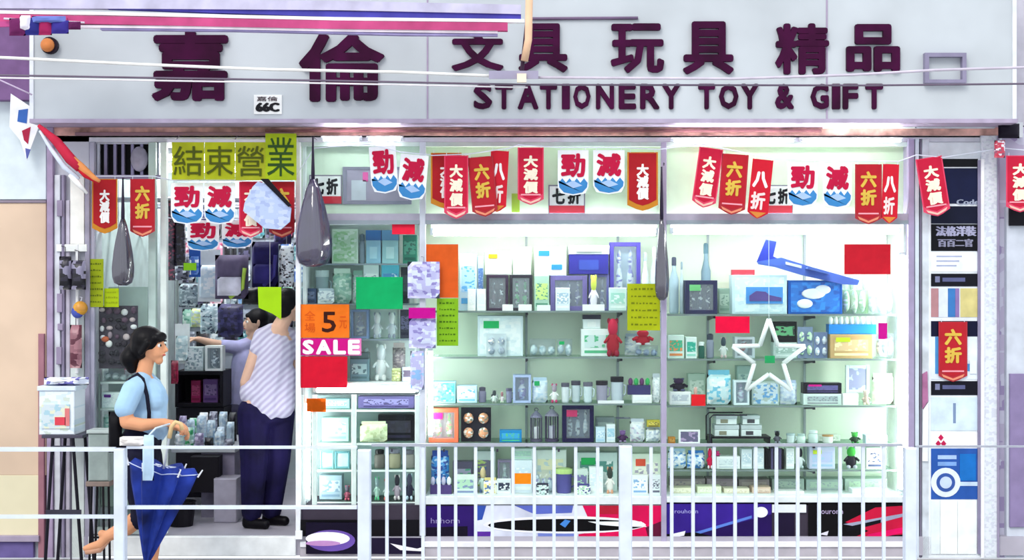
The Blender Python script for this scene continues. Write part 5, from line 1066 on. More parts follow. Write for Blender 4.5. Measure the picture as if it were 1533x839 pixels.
# left display board of trinkets inside the leaf
def iy(px, py, y): return (PX(px, y), y, PZ(py, y))
rail = obj('hanging_rail', G().tube([(-2.86, .55, 2.42), (PX(452)-.01, .55, 2.42)], .012, 8), M('#b4b8c4', .3, .05, .6), label='front metal rail just inside the doorway from which goods hang', cat='rail')
obj('hanging_rail', G().tube([(-2.86, 1.3, 2.42), (PX(452)-.01, 1.3, 2.42)], .012, 8), M('#b4b8c4', .3, .05, .6), label='third metal rail from the front inside the shop from which goods hang', cat='rail')
obj('hanging_rail', G().tube([(-2.86, .8, 2.42), (PX(452)-.01, .8, 2.42)], .012, 8), M('#b4b8c4', .3, .05, .6), label='second metal rail from the front inside the shop from which goods hang', cat='rail')
obj('hanging_rail', G().tube([(-2.86, 1.8, 2.42), (PX(452)-.01, 1.8, 2.42)], .012, 8), M('#b4b8c4', .3, .05, .6), label='rearmost metal rail above the dark shelf cabinet inside the shop', cat='rail')
def hang(a, b_, c, d, y, cols, name, cat, label, kind='bag', th=.08, rail=2.42):
    e = empty(name, (PX((a+b_)/2, y), y, PZ(d, y)), label, cat); x0, x1, z0, z1 = PX(a, y), PX(b_, y), PZ(d, y), PZ(c, y); c1, c2, c3 = cols.split()
    s = int(a+c)
    if kind == 'bag': obj('pouch', G().pill(x0, x1, y-th/2, y+th/2, z0, z1, s, .12).smooth(), PR(c1, c2, c3, max(.016, (x1-x0)*.14), s), e)
    elif kind == 'pack':
        obj('backing_card', G().box(x0, x1, y, y+.004, z0, z1), M(c1), e); obj('blister', G().pill(x0+(x1-x0)*.1, x1-(x1-x0)*.1, y-.04, y-.0005, z0+(z1-z0)*.08, z1-(z1-z0)*.3, s, .1).smooth(), PR(c2, c3, c1, .03, s), e)
    elif kind == 'backpack':
        obj('pack_body', G().pill(x0, x1, y-th/2, y+th/2, z0, z1, s, .05).smooth(), M(c1, .7, .2), e)
        obj('front_pocket', G().pill(x0+(x1-x0)*.15, x1-(x1-x0)*.15, y-th*.85, y-th*.4, z0+(z1-z0)*.08, z0+(z1-z0)*.5, s, .06).smooth(), M(c2, .7, .2), e)
        obj('piping', G().tube([(x1-(x1-x0)*.06, y-th*.45, z0+(z1-z0)*.7), (x1-(x1-x0)*.12, y-th*.5, z0+(z1-z0)*.25), (x0+(x1-x0)*.5, y-th*.5, z0+(z1-z0)*.03)], .014, 8).smooth(), M(c3, .5), e)
    obj('hanging_cord', G().tube([((x0+x1)/2, y, z1-.01), ((x0+x1)/2, y, rail-.013)], .002, 4), M('#8c8c98'), e)
    return e
hang(252, 262, 300, 420, .55, '#4c4454 #a4506c #242030', 'hanging_toy', 'toy', 'slim dark hanging toy with pink body right of the door leaf')
hang(262, 278, 330, 398, .55, '#15121c #1c1828 #3c3850', 'hanging_purse', 'purse', 'tall narrow black purse hanging left of the white packs')
hang(283, 300, 371, 415, .55, '#2c58b0 #4c7cc8 #dce8f4', 'hanging_pack', 'packet', 'blue and white pack hanging behind the small lime slip', 'pack')
hang(296, 330, 374, 452, .8, '#e8f0f6 #cfe0ec #f2f6fa', 'hanging_pack', 'packet', 'large white pack hanging under the low white pennants', 'pack')
hang(322, 372, 382, 448, .55, '#5c5470 #c8c8d8 #a8c850', 'hanging_backpack', 'bag', 'grey backpack with lime piping hanging in the doorway', 'backpack', .16)
hang(377, 417, 362, 430, .55, '#1f1a50 #2c2868 #3c3880', 'hanging_backpack', 'bag', 'dark navy backpack hanging above the lime slanted notice', 'backpack', .16)
hang(418, 440, 368, 430, .55, '#e4ecf4 #c0ccd8 #2c2838', 'hanging_pack', 'packet', 'white and black pack hanging beside the right door post')
hang(410, 436, 345, 366, .8, '#2a2058 #3c2f78 #1c1638', 'hanging_purse', 'purse', 'small violet purse hanging right of the folded grey bag')
hang(415, 438, 432, 450, 1.3, '#241f48 #3c3870 #14121c', 'hanging_purse', 'purse', 'dark indigo purse right of the lime slanted notice')
hang(362, 388, 431, 456, .8, '#0c0a10 #15131a #1c1a22', 'hanging_purse', 'purse', 'square black purse touching the lime slanted notice')
hang(326, 364, 455, 505, 1.3, '#26224c #3a366c #15122c', 'hanging_bag', 'bag', 'dark indigo bag hanging behind the outstretched arm')
hang(300, 326, 455, 500, 1.3, '#a8c0c8 #dce8ec #4c5c70', 'hanging_bag', 'bag', 'pale grey bag left of the dark indigo bag')
hang(268, 296, 425, 460, .8, '#8ca0a8 #c4d4d8 #3c4858', 'hanging_bag', 'bag', 'grey teal bag hanging right of the door leaf')
hang(286, 302, 462, 490, 1.8, '#d8e8a0 #c4dce0 #e8f0c8', 'hanging_pack', 'packet', 'pale lime pack hanging near the grey teal bag')
hang(262, 284, 485, 545, 1.8, '#eef4f4 #c8dce0 #a8c4cc', 'hanging_pack', 'packet', 'long white pack hanging above the small crimson bag', 'pack')
hang(256, 267, 540, 575, .8, '#8c1438 #a82048 #6c0c28', 'hanging_purse', 'purse', 'small crimson bag hanging behind the person in pale blue')
hang(300, 330, 300, 350, 1.8, '#2c2448 #4c4470 #a8a8c0', 'hanging_bag', 'bag', 'dusky violet bag hanging high behind the white pennants')
hang(262, 292, 380, 420, 1.3, '#6c6c80 #c4ccd4 #2c2c3c', 'hanging_bag', 'bag', 'grey bag hanging behind the narrow black purse')
hang(340, 372, 330, 372, 1.8, '#c4d4dc #8c98ac #f0f4f6', 'hanging_bag', 'bag', 'pale bag hanging high behind the red pennant')
sheet(275, 294, 394, 405, '#90d020', 'small lime slip on the hanging blue and white pack', y=.509)
# glimpses left of the leaf: trinket board behind the glass
tb = empty('trinket_board', (PX(177, .06), .08, PZ(552, .06)), 'board crowded with small dark trinkets behind the left door leaf', 'board')
rect('board', 148, 206, 458, 552, .08, .092, M('#4a4250', .6, .3), tb, b=.002)
R = random.Random(4)
for j in range(7):
    for i in range(5):
        cx, cz = PX(154+i*11.2+R.uniform(-2, 2), .07), PZ(466+j*12.6+R.uniform(-2, 2), .07)
        c = R.choice(['#e8e4e8', '#2c2430', '#5c4458', '#c8b4b8', '#1c1a20', '#a08c98', '#f0ecec']) if j < 5 else '#2a2832'
        obj('trinket', G().ball((cx, .066, cz), (.022*R.uniform(.7, 1.2), .013, .019*R.uniform(.7, 1.3)), 8, 5).smooth(), M(c, .4), tb)
obj('trinket', G().ball((PX(158, .07), .060, PZ(508, .07)), (.028, .014, .02), 8, 5).smooth(), M('#c4603c', .4), tb, label='orange brown trinket')
obj('hanging_cord', G().tube([(PX(177, .08), .086, PZ(459, .08)), (PX(177, .08), .086, PZ(270, .08))], .002, 4), M('#8c8c98'), tb)
def inside(a, b_, c, d, y, cols, name, cat, label, kind='print'):
    return good(kind, a, b_, c, d, y, .12, cols, name, cat, label)
# slim shelf unit inside behind the leaf (white trays)
y0 = .12
us = empty('side_rack', (PX(178, y0), .2, FLZ), 'grey green side rack with drawers standing behind the left door leaf', 'rack')
obj('rack_back', G().box(PX(148, y0), PX(208, y0), .36, .38, FLZ, PZ(430, y0)), M('#b4c8c4', .6), us)
for z in (572, 612, 650, 700): obj('rack_shelf', G().box(PX(148, y0), PX(208, y0), .12, .359, PZ(z+3, y0), PZ(z, y0)), M('#cfdcd8', .4), us)
for x in (148, 206): obj('rack_post', G().box(PX(x, y0), PX(x+2, y0), .105, .119, FLZ, PZ(560, y0)), M('#8c9894', .4), us)
obj('drawer', G().box(PX(150, y0), PX(205, y0), .13, .35, PZ(698, y0), PZ(655, y0), .004), M('#a4b4ac', .5, .12), us)
obj('drawer', G().box(PX(150, y0), PX(205, y0), .13, .35, PZ(760, y0), PZ(706, y0), .004), M('#98a8a0', .5, .12), us)
obj('drawer_handle', G().box(PX(168, y0), PX(186, y0), .12, .129, PZ(722, y0), PZ(718, y0)), M('#5c5c60'), us)
good('print', 152, 182, 588, (PZ(612, .12),), .14, .12, '#e4f0f2 #cfdfe4 #dcecec #5c2088', 'carton', 'box', 'white carton with a violet sticker on the side rack')
good('bag', 184, 204, 585, (PZ(612, .12),), .14, .1, '#eef4f4 #dce8ec #e08098', 'white_packet', 'bag', 'white packet right of the violet stickered carton on the side rack')
good('clear', 152, 200, 556, (PZ(572, .12),), .14, .12, '#c4d4d0 #e8eeea #8ca49c', 'bagged_toy', 'bag', 'flat clear bag under the trinket board')
good('print', 186, 204, 545, (PZ(572, .12),), .26, .08, '#f2e8ee #f4f0f4 #e07090', 'carton', 'box', 'white carton with pink print under the trinket board')
good('bag', 152, 176, 622, (PZ(650, .12),), .14, .1, '#a8d8cc #cfe8e0 #8cc0b4', 'mint_bag', 'bag', 'mint bag in the middle of the side rack')
# counter with heaps
ct = empty('counter', (PX(320, .8), .8, FLZ), 'pale grey counter inside the doorway heaped with packets', 'counter')
cy = .75
obj('counter_top', G().box(PX(256, cy), PX(352, cy), cy, 1.7, PZ(672, cy)-.03, PZ(672, cy), .004), M('#c4c8d0', .4), ct)
obj('counter_body', G().box(PX(300, cy), PX(350, cy), cy+.03, 1.65, FLZ, PZ(672, cy)-.031), M('#8c869c', .6, .15), ct)
obj('dark_cupboard', G().box(PX(290, cy), PX(332, cy), cy-.12, cy+.029, FLZ+.2, PZ(672, cy)-.045, .004), M('#17141c', .5), ct)
obj('side_box', G().box(PX(328, cy), PX(362, cy), cy-.2, cy+.029, FLZ, PZ(712, cy), .006), M('#a8a4b4', .5, .1), ct)
R = random.Random(11); CT = PZ(672, cy)+.001
heap = [('white crumpled packet', '#f4f6fa #dce4ec #c4d0dc'), ('grey packet', '#8c8ca0 #b4b8c8 #5c5c70'), ('pale blue packet', '#c8dcec #e4f0f8 #a8c4dc'), ('black packet', '#15131c #2c2838 #1c1a24'), ('lilac packet', '#b4a8cc #cfc8e0 #8c80a8'), ('mint packet', '#a8dcc4 #dcf0e8 #48b878')]
for j in range(3):
    for i in range(6):
        nm, cc = heap[(i*5+j*2+i*j) % 6]
        x = 266+i*15+j*3; row = 'front row', 'middle row', 'back row'
        c1, c2, c3 = cc.split(); y = cy+.02+j*.2; z = CT
        hh = R.uniform(.05, .15)+j*.06; X0 = PX(x, y)-.055; 
        e = empty('packet', (X0+.055, y+.05, z), '%s in the %s of the counter heap, %s from the left' % (nm, row[j], ('first', 'second', 'third', 'fourth', 'fifth', 'sixth')[i]), 'packet', 'packets heaped on the counter')
        obj('pouch', G().pill(X0+.018, X0+.018+R.uniform(.055, .07), y, y+.15, z, z+hh, i*7+j, .3).smooth(), PR(c1, c2, c3, .022, i+j*6), e)
# things on small table in front of the counter back: white framed box, dark cabinet
wc = empty('wall_cabinet', (PX(310, 1.9), 1.9, FLZ), 'dark shelf cabinet behind the counter holding white and violet boxes', 'cabinet')
def W_(a, b_, c, d, y0, y1, col, nm): obj(nm, G().box(PX(a, y0), PX(b_, y0), y0, y1, PZ(d, y0), PZ(c, y0), .003), M(col, .5, .12), wc)
W_(262, 334, 556, 562, 1.75, 2.1, '#0f0d14', 'shelf'); W_(262, 334, 604, 610, 1.75, 2.1, '#16131c', 'shelf'); W_(262, 267, 562, 604, 1.75, 2.1, '#17141c', 'side'); W_(329, 334, 562, 604, 1.75, 2.1, '#17141c', 'side')
obj('cabinet_body', G().box(PX(262, 1.75), PX(334, 1.75), 1.78, 2.1, FLZ, PZ(611, 1.75)), M('#2a2730', .6), wc); W_(267, 329, 562, 604, 2.0, 2.1, '#100e16', 'back')
def tt(kind, a, b_, c, d, y, cols, nm, cat, lab): return good(kind, a, b_, c, d, y, .12, cols, nm, cat, lab)
tt('win', 307, 333, 518, 555.8, 1.78, '#f4f8f8 #b4c4cc #5c6c7c', 'framed_box', 'box', 'white framed display box on top of the dark shelf cabinet')
tt('print', 276, 304, 520, 555.8, 1.8, '#dce4e8 #8ca0ac #c4d4d8', 'carton', 'box', 'mottled grey carton left of the white framed display box')
tt('box', 304, 326, 568, 603.8, 1.82, '#6c4c84 #84689c #4c3468', 'carton', 'box', 'violet carton inside the dark shelf cabinet')
tt('box', 286, 300, 570, 603.8, 1.82, '#8c2450 #a43464 #6c1838', 'slim_carton', 'box', 'slim raspberry carton inside the dark shelf cabinet')
# pegboard goods on the back wall
pb = obj('pegboard', G().box(PX(268, 2.85), PX(470, 2.85), 2.85, 2.88, PZ(560, 2.85), 2.45), M('#a8b0bc', .7, .15), label='grey pegboard covered with hanging packs at the back of the shop', cat='board')
pal = [('white', '#eef4f6 #c4d4dc #8ca4b0'), ('grey', '#8c94a4 #b4bcc8 #4c5464'), ('dark', '#1c1a28 #34304c #5c5878'), ('blue', '#3c68b4 #8cb4e0 #dce8f4'), ('mint', '#a4d4c0 #dceee4 #64a48c'), ('pink', '#dc8ca4 #f4dce4 #a83c60'), ('black', '#0e0c12 #1c1a20 #2c2a34'), ('teal', '#4c8c94 #a8ccd0 #245c64')]
for j in range(6):
    for i in range(9):
        nm, cc = pal[(i*3+j*5+(i*j) % 3) % 8]; c1, c2, c3 = cc.split(); y = 2.80; X0 = PX(272+i*21, y); Z0 = 2.36-j*.19
        e = empty('hanging_pack', (X0+.05, y, Z0-.15), '%s pack hanging on the pegboard, %s row from the top, %s from the left' % (nm, ('first', 'second', 'third', 'fourth', 'fifth', 'sixth')[j], ('first', 'second', 'third', 'fourth', 'fifth', 'sixth', 'seventh', 'eighth', 'ninth')[i]), 'packet', 'packs on the pegboard')
        obj('pouch', G().pill(X0, X0+.105, y, y+.045, Z0-.15, Z0, i+j*9, .1, 5).smooth(), PR(c1, c2, c3, .03, i+j*9), e)
# foot mat edge, small black bin
obj('waste_bin', G().lathe((PX(268, .35), .42, FLZ+.001), [(.08, 0), (.1, .16), (.105, .17), (.095, .17), (.075, .01)], 16), M('#15131a', .5), label='small black bin on the shop floor just inside the doorway', cat='bin')
# ================================================================ STOOL WITH PLASTIC BOX ON THE LEFT
y = -.42
st = empty('folding_stool', (PX(96, y), y+.15, 0), 'tall dark metal stand under the clear plastic toy box at the left pillar', 'stool')
zt = PZ(652, y)
obj('stand_top', G().box(PX(62, y), PX(124, y), y, y+.3, zt-.02, zt, .003), M('#4c4a58', .4), st)
for a, b_ in ((78, 66), (108, 122)):
    for d in (0, .27): obj('leg', G().tube([(PX(a, y), y+.015+d, zt-.021), (PX(b_, y), y+.015+d, .0)], .011, 8), M('#1c1a24', .4), st)
for z in (764, 668): obj('cross_bar', G().box(PX(68 if z > 700 else 76, y), PX(121 if z > 700 else 112, y), y+.004, y+.014, PZ(z+7, y), PZ(z, y)), M('#3c3a48', .4), st)
obj('centre_rod', G().tube([(PX(96, y), y+.15, zt-.021), (PX(96, y), y+.15, .02)], .006, 6), M('#5c5868', .4), st)
bx = empty('plastic_toy_box', (PX(92, y), y+.1, zt), 'clear plastic box of toys with pale blue lid on the tall dark stand', 'box')
x0, x1 = PX(57, y), PX(110, y); z1 = PZ(586, y)
obj('box_body', G().box(x0, x1, y+.02, y+.26, zt+.0006, z1, .004), PR('#e8f0f6', '#d4e4ee', '#cfdcd0', .04, 3), bx)
rect('picture_panel', 62, 104, 606, 642, y+.012, y+.0195, PR('#cfdce0', '#e0e4c8', '#a8ccd8', .035, 9), bx); rect('red_print', 82, 98, 625, 637, y+.009, y+.0115, M('#e04858'), bx); rect('red_print', 97, 104, 612, 638, y+.009, y+.0115, M('#e08080'), bx)
obj('lid', G().box(x0-.01, x1+.01, y+.01, y+.27, z1+.0005, z1+.03, .004), M('#dce8f2', .3), bx)
bg = empty('crumpled_bag', (PX(88, y), y+.1, z1+.031), 'white crumpled bag with violet blue print lying on the plastic toy box', 'bag')
obj('pouch', G().pill(PX(56, y), PX(124, y), y+.03, y+.24, z1+.031, PZ(567, y), 5, .2).smooth(), PR('#f4f6fc', '#dce4f4', '#6c68b4', .03, 5), bg)
y = -.52
s2 = empty('small_stool', (PX(146, y), y, 0), 'small stool with thin black legs and grey brown seat under the grey green bin', 'stool')
zt2 = PZ(722, y)
obj('seat', G().box(PX(128, y), PX(164, y), y, y+.18, zt2-.03, zt2, .004), M('#8c7c74', .6), s2)
for a in (136, 153):
    for d in (.02, .15): obj('leg', G().tube([(PX(a, y), y+d, zt2-.031), (PX(a-4 if a < 140 else a+2, y), y+d, 0)], .008, 6), M('#15131a', .4), s2)
obj('foot_bar', G().tube([(PX(134, y), y+.02, PZ(806, y)), (PX(155, y), y+.02, PZ(806, y))], .007, 6), M('#15131a', .4), s2)
bk_ = empty('plastic_bucket', (PX(148, y), y+.1, zt2), 'tall grey green plastic bin standing on the small stool', 'bucket')
obj('bucket_body', G().box(PX(131, y), PX(163, y), y+.01, y+.17, zt2+.0006, PZ(650, y), .01), M('#9aa8a4', .4, .12), bk_)
obj('bucket_rim', G().box(PX(129, y), PX(165, y), y+.003, y+.177, PZ(650, y)+.0005, PZ(645, y), .004), M('#bcc8c4', .4), bk_)
# ================================================================ RAILINGS
FY = -1.4; FM = M('#dbe4f2', .4, .06)
def fb(a, b_, c, d, y0=FY, y1=FY+.03): return (PX(a, FY), PX(b_, FY), y0, y1, PZ(d, FY), PZ(c, FY))
def fpost(e, a, b_, c): obj('post', G().box(PX(a, FY), PX(b_, FY), FY-.03, FY+.04, 0, PZ(c, FY), .006), FM, e)
f1 = empty('railing', (PX(80, FY), FY, 0), 'pavement railing section with two rails only, left of the person in pale blue', 'railing')
obj('rail', G().box(*fb(-60, 172, 670.5, 676.5)), FM, f1); obj('rail', G().box(*fb(-60, 172, 772, 777)), FM, f1); fpost(f1, 172, 188, 672); fpost(f1, -70, -58, 672)
f2 = empty('railing', (PX(360, FY), FY, 0), 'pavement railing section with two rails crossing the person in pale blue and the doorway', 'railing')
obj('rail', G().box(*fb(189, 534, 668.5, 672.5)), FM, f2); obj('rail', G().box(*fb(189, 534, 758, 763)), FM, f2); fpost(f2, 536, 555, 674)
f3 = empty('railing', (PX(740, FY), FY, 0), 'pavement railing section of close upright bars before the middle window', 'railing')
obj('rail', G().box(*fb(556, 926, 665, 669)), M('#a8acb8', .4), f3); obj('lower_rail', G().box(*fb(556, 926, 884, 889)), FM, f3); fpost(f3, 927, 946, 668)
for x in (579, 605, 633, 657, 682, 712, 737, 768, 800, 829.5, 862, 895): obj('bar', G().box(*fb(x-2.4, x+2.4, 669.3, 883.5, FY+.006, FY+.026)), FM, f3)
for x in (579, 657, 737, 829): obj('rail_clip', G().box(*fb(x+6, x+9, 673, 677, FY, FY+.02)), M('#3c3a48'), f3)
f4 = empty('railing', (PX(1155, FY), FY, 0), 'pavement railing section of close upright bars before the right window', 'railing')
obj('rail', G().box(*fb(947, 1352, 665, 669)), M('#a8acb8', .4), f4); obj('lower_rail', G().box(*fb(947, 1352, 884, 889)), FM, f4); fpost(f4, 1354, 1371, 671)
for x in (975, 1006, 1038, 1069.5, 1101, 1132, 1163, 1195, 1227, 1258.5, 1293, 1324): obj('bar', G().box(*fb(x-2.4, x+2.4, 669.3, 883.5, FY+.006, FY+.026)), FM, f4)
f5 = empty('railing', (PX(1450, FY), FY, 0), 'pavement railing section with one thin rail at the right end', 'railing')
obj('rail', G().box(*fb(1372, 1600, 668, 670.5)), M('#a8acb8', .4), f5); obj('post', G().box(PX(1600, FY), PX(1610, FY), FY-.03, FY+.04, 0, PZ(668, FY)), FM, f5)
# ================================================================ PEOPLE
def limb(g, pts, rr):
    pts = [Vector(p) for p in pts]
    for p, r_ in zip(pts, rr): g.ball(p, r_, 12, 8)
    for i in range(len(pts)-1): g.tube([pts[i], pts[i+1]], [rr[i], rr[i+1]], 12)
def hand(g, w, d, n, s, curl=.5, sc=1.0):
    """w wrist, d pointing direction, n palm side (curl towards), s thumb side"""
    w, d, n, s = Vector(w), Vector(d).normalized(), Vector(n).normalized(), Vector(s).normalized()
    for k in (-.022, 0, .022): limb(g, [w+s*k*.6*sc, w+d*.085*sc+s*k*sc], [.017*sc, .014*sc])
    for i, L in enumerate((.072, .08, .074, .058)):
        p = w+d*.088*sc+s*(.031-.0207*i)*sc; pts = [p]; a = 0
        for f in (.45, .32, .23):
            a += curl*(.9+.08*i); p = p+(d*math.cos(a)+n*math.sin(a))*L*f*sc; pts.append(p)
        limb(g, pts, [.0095*sc, .009*sc, .0082*sc, .0072*sc])
    p = w+d*.025*sc+s*.028*sc; q = p+(d*.6+s*.6+n*.5).normalized()*.038*sc; r_ = q+(d*.75+s*.1+n*.7).normalized()*.032*sc
    limb(g, [p, q, r_], [.012*sc, .0105*sc, .009*sc])
def head(g, c, f, sc=1.0):
    """c centre of the skull, f facing direction (unit x/y)"""
    c = Vector(c); f = Vector(f).normalized(); u = Vector((0, 0, 1)); l = u.cross(f)
    g.ball(c+u*.02*sc-f*.012*sc, (.083*sc, .083*sc, .092*sc), 16, 12)
    limb(g, [c+u*.02*sc+f*.035*sc, c-u*.03*sc+f*.045*sc], [.058*sc, .052*sc])
    limb(g, [c-u*.03*sc+f*.035*sc, c-u*.082*sc+f*.062*sc], [.05*sc, .026*sc])            # jaw, chin
    limb(g, [c-u*.02*sc-f*.01*sc-l*.035*sc, c-u*.065*sc+f*.04*sc-l*.012*sc], [.036*sc, .022*sc]); limb(g, [c-u*.02*sc-f*.01*sc+l*.035*sc, c-u*.065*sc+f*.04*sc+l*.012*sc], [.036*sc, .022*sc])
    limb(g, [c+u*.018*sc+f*.09*sc, c-u*.018*sc+f*.112*sc, c-u*.022*sc+f*.098*sc], [.009*sc, .012*sc, .012*sc])  # nose
    limb(g, [c-u*.047*sc+f*.09*sc-l*.014*sc, c-u*.047*sc+f*.098*sc, c-u*.047*sc+f*.09*sc+l*.014*sc], [.007*sc, .009*sc, .007*sc])
    for q in (-1, 1):
        e_ = c+l*q*.083*sc-f*.008*sc; limb(g, [e_+u*.022*sc, e_+u*.0*sc, e_-u*.022*sc], [.013*sc, .012*sc, .009*sc])
def face(e, c, f, sc=1.0, lip='#a4404c'):
    c = Vector(c); f = Vector(f).normalized(); u = Vector((0, 0, 1)); l = u.cross(f)
    for q in (-1, 1):
        p = c+u*.012*sc+f*.079*sc+l*q*.033*sc
        obj('eye', G().ball(p, .0125*sc, 12, 8).smooth(), M('#f4f2ee', .2), e); obj('iris', G().ball(p+f*.0065*sc, .009*sc, 10, 6).smooth(), M('#1c1210', .2), e)
        b_ = c+u*.036*sc+f*.09*sc+l*q*.034*sc; obj('eyebrow', G().tube([b_-l*.018*sc, b_+u*.003*sc+f*.003*sc, b_+l*.018*sc-f*.004*sc], .0042*sc, 6).smooth(), M('#1c1412'), e)
    p = c-u*.047*sc+f*.1*sc; obj('mouth', G().tube([p-l*.016*sc-f*.006*sc, p+f*.003*sc, p+l*.016*sc-f*.006*sc], .0045*sc, 6).smooth(), M(lip), e)
SKIN = M('#e0a078', .5, .05); SKIN2 = M('#dcb49c', .5, .05)
# ---------------- woman
wy = -.7
def W(px, py, dy=0.0): return Vector((PX(px, wy), wy+dy, PZ(py, wy)))
wo = empty('person', (W(222, 700).x, wy, 0), 'person in a pale blue T-shirt and dark trousers walking right with a blue umbrella', 'person')
g = G(); HC = W(224, 520, -.0); HC.y = wy
F = Vector((.97, -.2, 0))
head(g, HC, F)
limb(g, [HC+Vector((-.012, 0, -.06)), W(214, 566)], [.046, .05])
limb(g, [W(212, 580, -.12), W(215, 574, 0), W(218, 580, .12)], [.055, .07, .055])
limb(g, [W(220, 592), W(220, 625), W(214, 662)], [.105, .098, .105])
limb(g, [W(211, 672, -.07), W(211, 672, .07)], [.1, .1])
limb(g, [W(206, 580, -.165), W(200, 606, -.19), W(202, 628, -.2)], [.05, .048, .042]); limb(g, [W(202, 628, -.2), W(225, 632, -.2), W(256, 629, -.17)], [.042, .04, .026])
hand(g, W(258, 629, -.17), (1, .15, -.25), (0, .5, -1), (.1, .9, .3), .75)
limb(g, [W(218, 580, .165), W(226, 612, .2), W(232, 634, .17)], [.044, .038, .033]); limb(g, [W(232, 634, .17), W(258, 640, .02)], [.033, .023])
hand(g, W(259, 640, .015), (1, -.35, -.2), (0, -.4, -1), (.1, -.8, .3), .85)
limb(g, [W(209, 684, -.085), W(220, 766, -.09), W(196, 786, -.09), W(166, 800, -.085)], [.088, .056, .052, .034])
limb(g, [W(166, 800, -.085), W(156, 812, -.085), W(141, 816, -.085), W(134, 818, -.085)], [.034, .03, .024, .018]); limb(g, [W(166, 800, -.085), W(158, 796, -.085)], [.034, .024])
limb(g, [W(213, 684, .085), W(228, 768, .09), W(225, 800, .09), W(222, 852, .09)], [.088, .056, .052, .034])
limb(g, [W(222, 852, .09), W(232, 860, .09), W(248, 861, .09)], [.034, .026, .02]); limb(g, [W(222, 852, .09), W(216, 860, .09)], [.034, .024])
obj('body', g.smooth(), SKIN, wo, remesh=.0055, rs=2)
face(wo, HC, F, 1, '#b04850')
g = G()
limb(g, [W(211, 579, -.125), W(213, 571, -.04), W(216, 571, .04), W(218, 579, .125)], [.064, .062, .062, .064])
limb(g, [W(220, 596), W(221, 618), W(219, 640)], [.128, .122, .124]); limb(g, [W(229, 600, -.05), W(229, 600, .05)], [.085, .085])
for q in (-1, 1): limb(g, [W(208 if q < 0 else 218, 582, .155*q), W(199 if q < 0 else 225, 608, .195*q)], [.068, .064])
limb(g, [W(222, 630, -.03), W(222, 640, .03)], [.12, .12])
obj('t_shirt', g.smooth(), M('#a9cdea', .8, .06), wo, remesh=.008, rs=3, label='pale blue T-shirt')
g = G(); limb(g, [W(211, 662, -.06), W(211, 662, .06)], [.118, .118]); limb(g, [W(214, 650), W(211, 680)], [.12, .12])
limb(g, [W(208, 686, -.085), W(214, 730, -.09), W(220, 768, -.09), W(212, 775, -.09)], [.105, .085, .07, .062]); limb(g, [W(213, 686, .085), W(222, 730, .09), W(229, 778, .09)], [.105, .085, .066])
obj('trousers', g.smooth(), M('#14142c', .7, .2), wo, remesh=.008, rs=3, label='black navy cropped trousers')
g = G(); u = Vector((0, 0, 1))
for i in range(1):
    g.ball(HC+Vector((-.018, 0, .042)), (.104, .096, .092), 16, 12); g.ball(HC+Vector((-.05, 0, .0)), (.072, .09, .085), 14, 10)
    limb(g, [HC+Vector((.058, -.06, .058)), HC+Vector((.075, -.02, .066)), HC+Vector((.07, .04, .062))], [.026, .03, .028])
    limb(g, [HC+Vector((.01, -.088, .03)), HC+Vector((-.03, -.088, -.03))], [.02, .018])
    limb(g, [HC+Vector((-.1, 0, -.02)), HC+Vector((-.125, 0, -.07)), HC+Vector((-.11, 0, -.13))], [.05, .062, .035])
obj('hair', g.smooth(), M('#0c0a0e', .45, .2), wo, remesh=.007, rs=2)
g = G(); g.ball(HC+Vector((-.004, -.0, .0)), (.002, .002, .002))
# sandals
for a, pts in (('near', [W(166, 806, -.085), W(154, 819, -.085), W(134, 823, -.085)]), ('far', [W(215, 865, .09), W(232, 866.5, .09), W(250, 866, .09)])):
    gg = G(); gg.tube(pts, [.02, .024, .018], 10); obj('sandal', gg.smooth(), M('#d8a488' if a == 'near' else '#5c4438', .6), wo)
g = G(); g.tube([W(197, 584, -.155), W(202, 566, -.12), W(212, 559, -.1), W(221, 566, -.12), W(229, 590, -.15), W(232, 615, -.15), W(231, 638, -.14)], .012, 8)
obj('bag_strap', g.smooth(), M('#101024', .6), wo)
hb = obj('shoulder_bag', G().pill(W(172, 0).x, W(192, 0).x, wy-.19, wy-.10, W(0, 674).z, W(0, 614).z, 4, .05).smooth(), M('#08070e', .6, .1), label='black shoulder bag behind the hip of the person in pale blue', cat='bag')
# umbrella
ua, ub = W(262, 690, -.29), W(236, 832, -.29); ax = (ua-ub).normalized(); Lu = (ua-ub).length
um = empty('folded_umbrella', tuple(ub), 'blue loosely folded umbrella with white rib tips held by the walking person', 'umbrella')
prof = [(.004, -.03), (.012, 0), (.035, Lu*.12), (.075, Lu*.35), (.118, Lu*.6), (.155, Lu*.8), (.178, Lu*.93), (.155, Lu*.985), (.05, Lu*.95)]
g = G(); n = 48; vs = []; fs = []; R = random.Random(2)
for j, (rr, z) in enumerate(prof):
    for k in range(n):
        t = math.tau*k/n; fl = .5+.5*math.cos(6*t+.8); q = rr*(.42+.62*fl); tw = t+.35*z
        zz = z+(.03*fl if j in (6, 7) else 0)
        vs.append(Vector((q*math.cos(tw)*1.12, q*math.sin(tw)*.75, zz)))
for i in range(len(prof)-1):
    for k in range(n): fs.append((i*n+k, i*n+(k+1) % n, (i+1)*n+(k+1) % n, (i+1)*n+k))
fs.append(tuple(range(n-1, -1, -1))); fs.append(tuple((len(prof)-1)*n+k for k in range(n)))
qm = Vector((0, 0, 1)).rotation_difference(ax).to_matrix()
g.add([ub+qm @ v for v in vs], fs)
obj('canopy', g.smooth(), M('#243a94', .55, .5, 0, 0, 5), um)
hem = [ub+qm @ Vector((q*math.cos(tw)*1.12, q*math.sin(tw)*.75, prof[6][1]+.03*fl)) for t in [math.tau*k/48 for k in range(49)] for fl in [.5+.5*math.cos(6*t+.8)] for q in [prof[6][0]*(.42+.62*fl)+.003] for tw in [t+.35*prof[6][1]]]
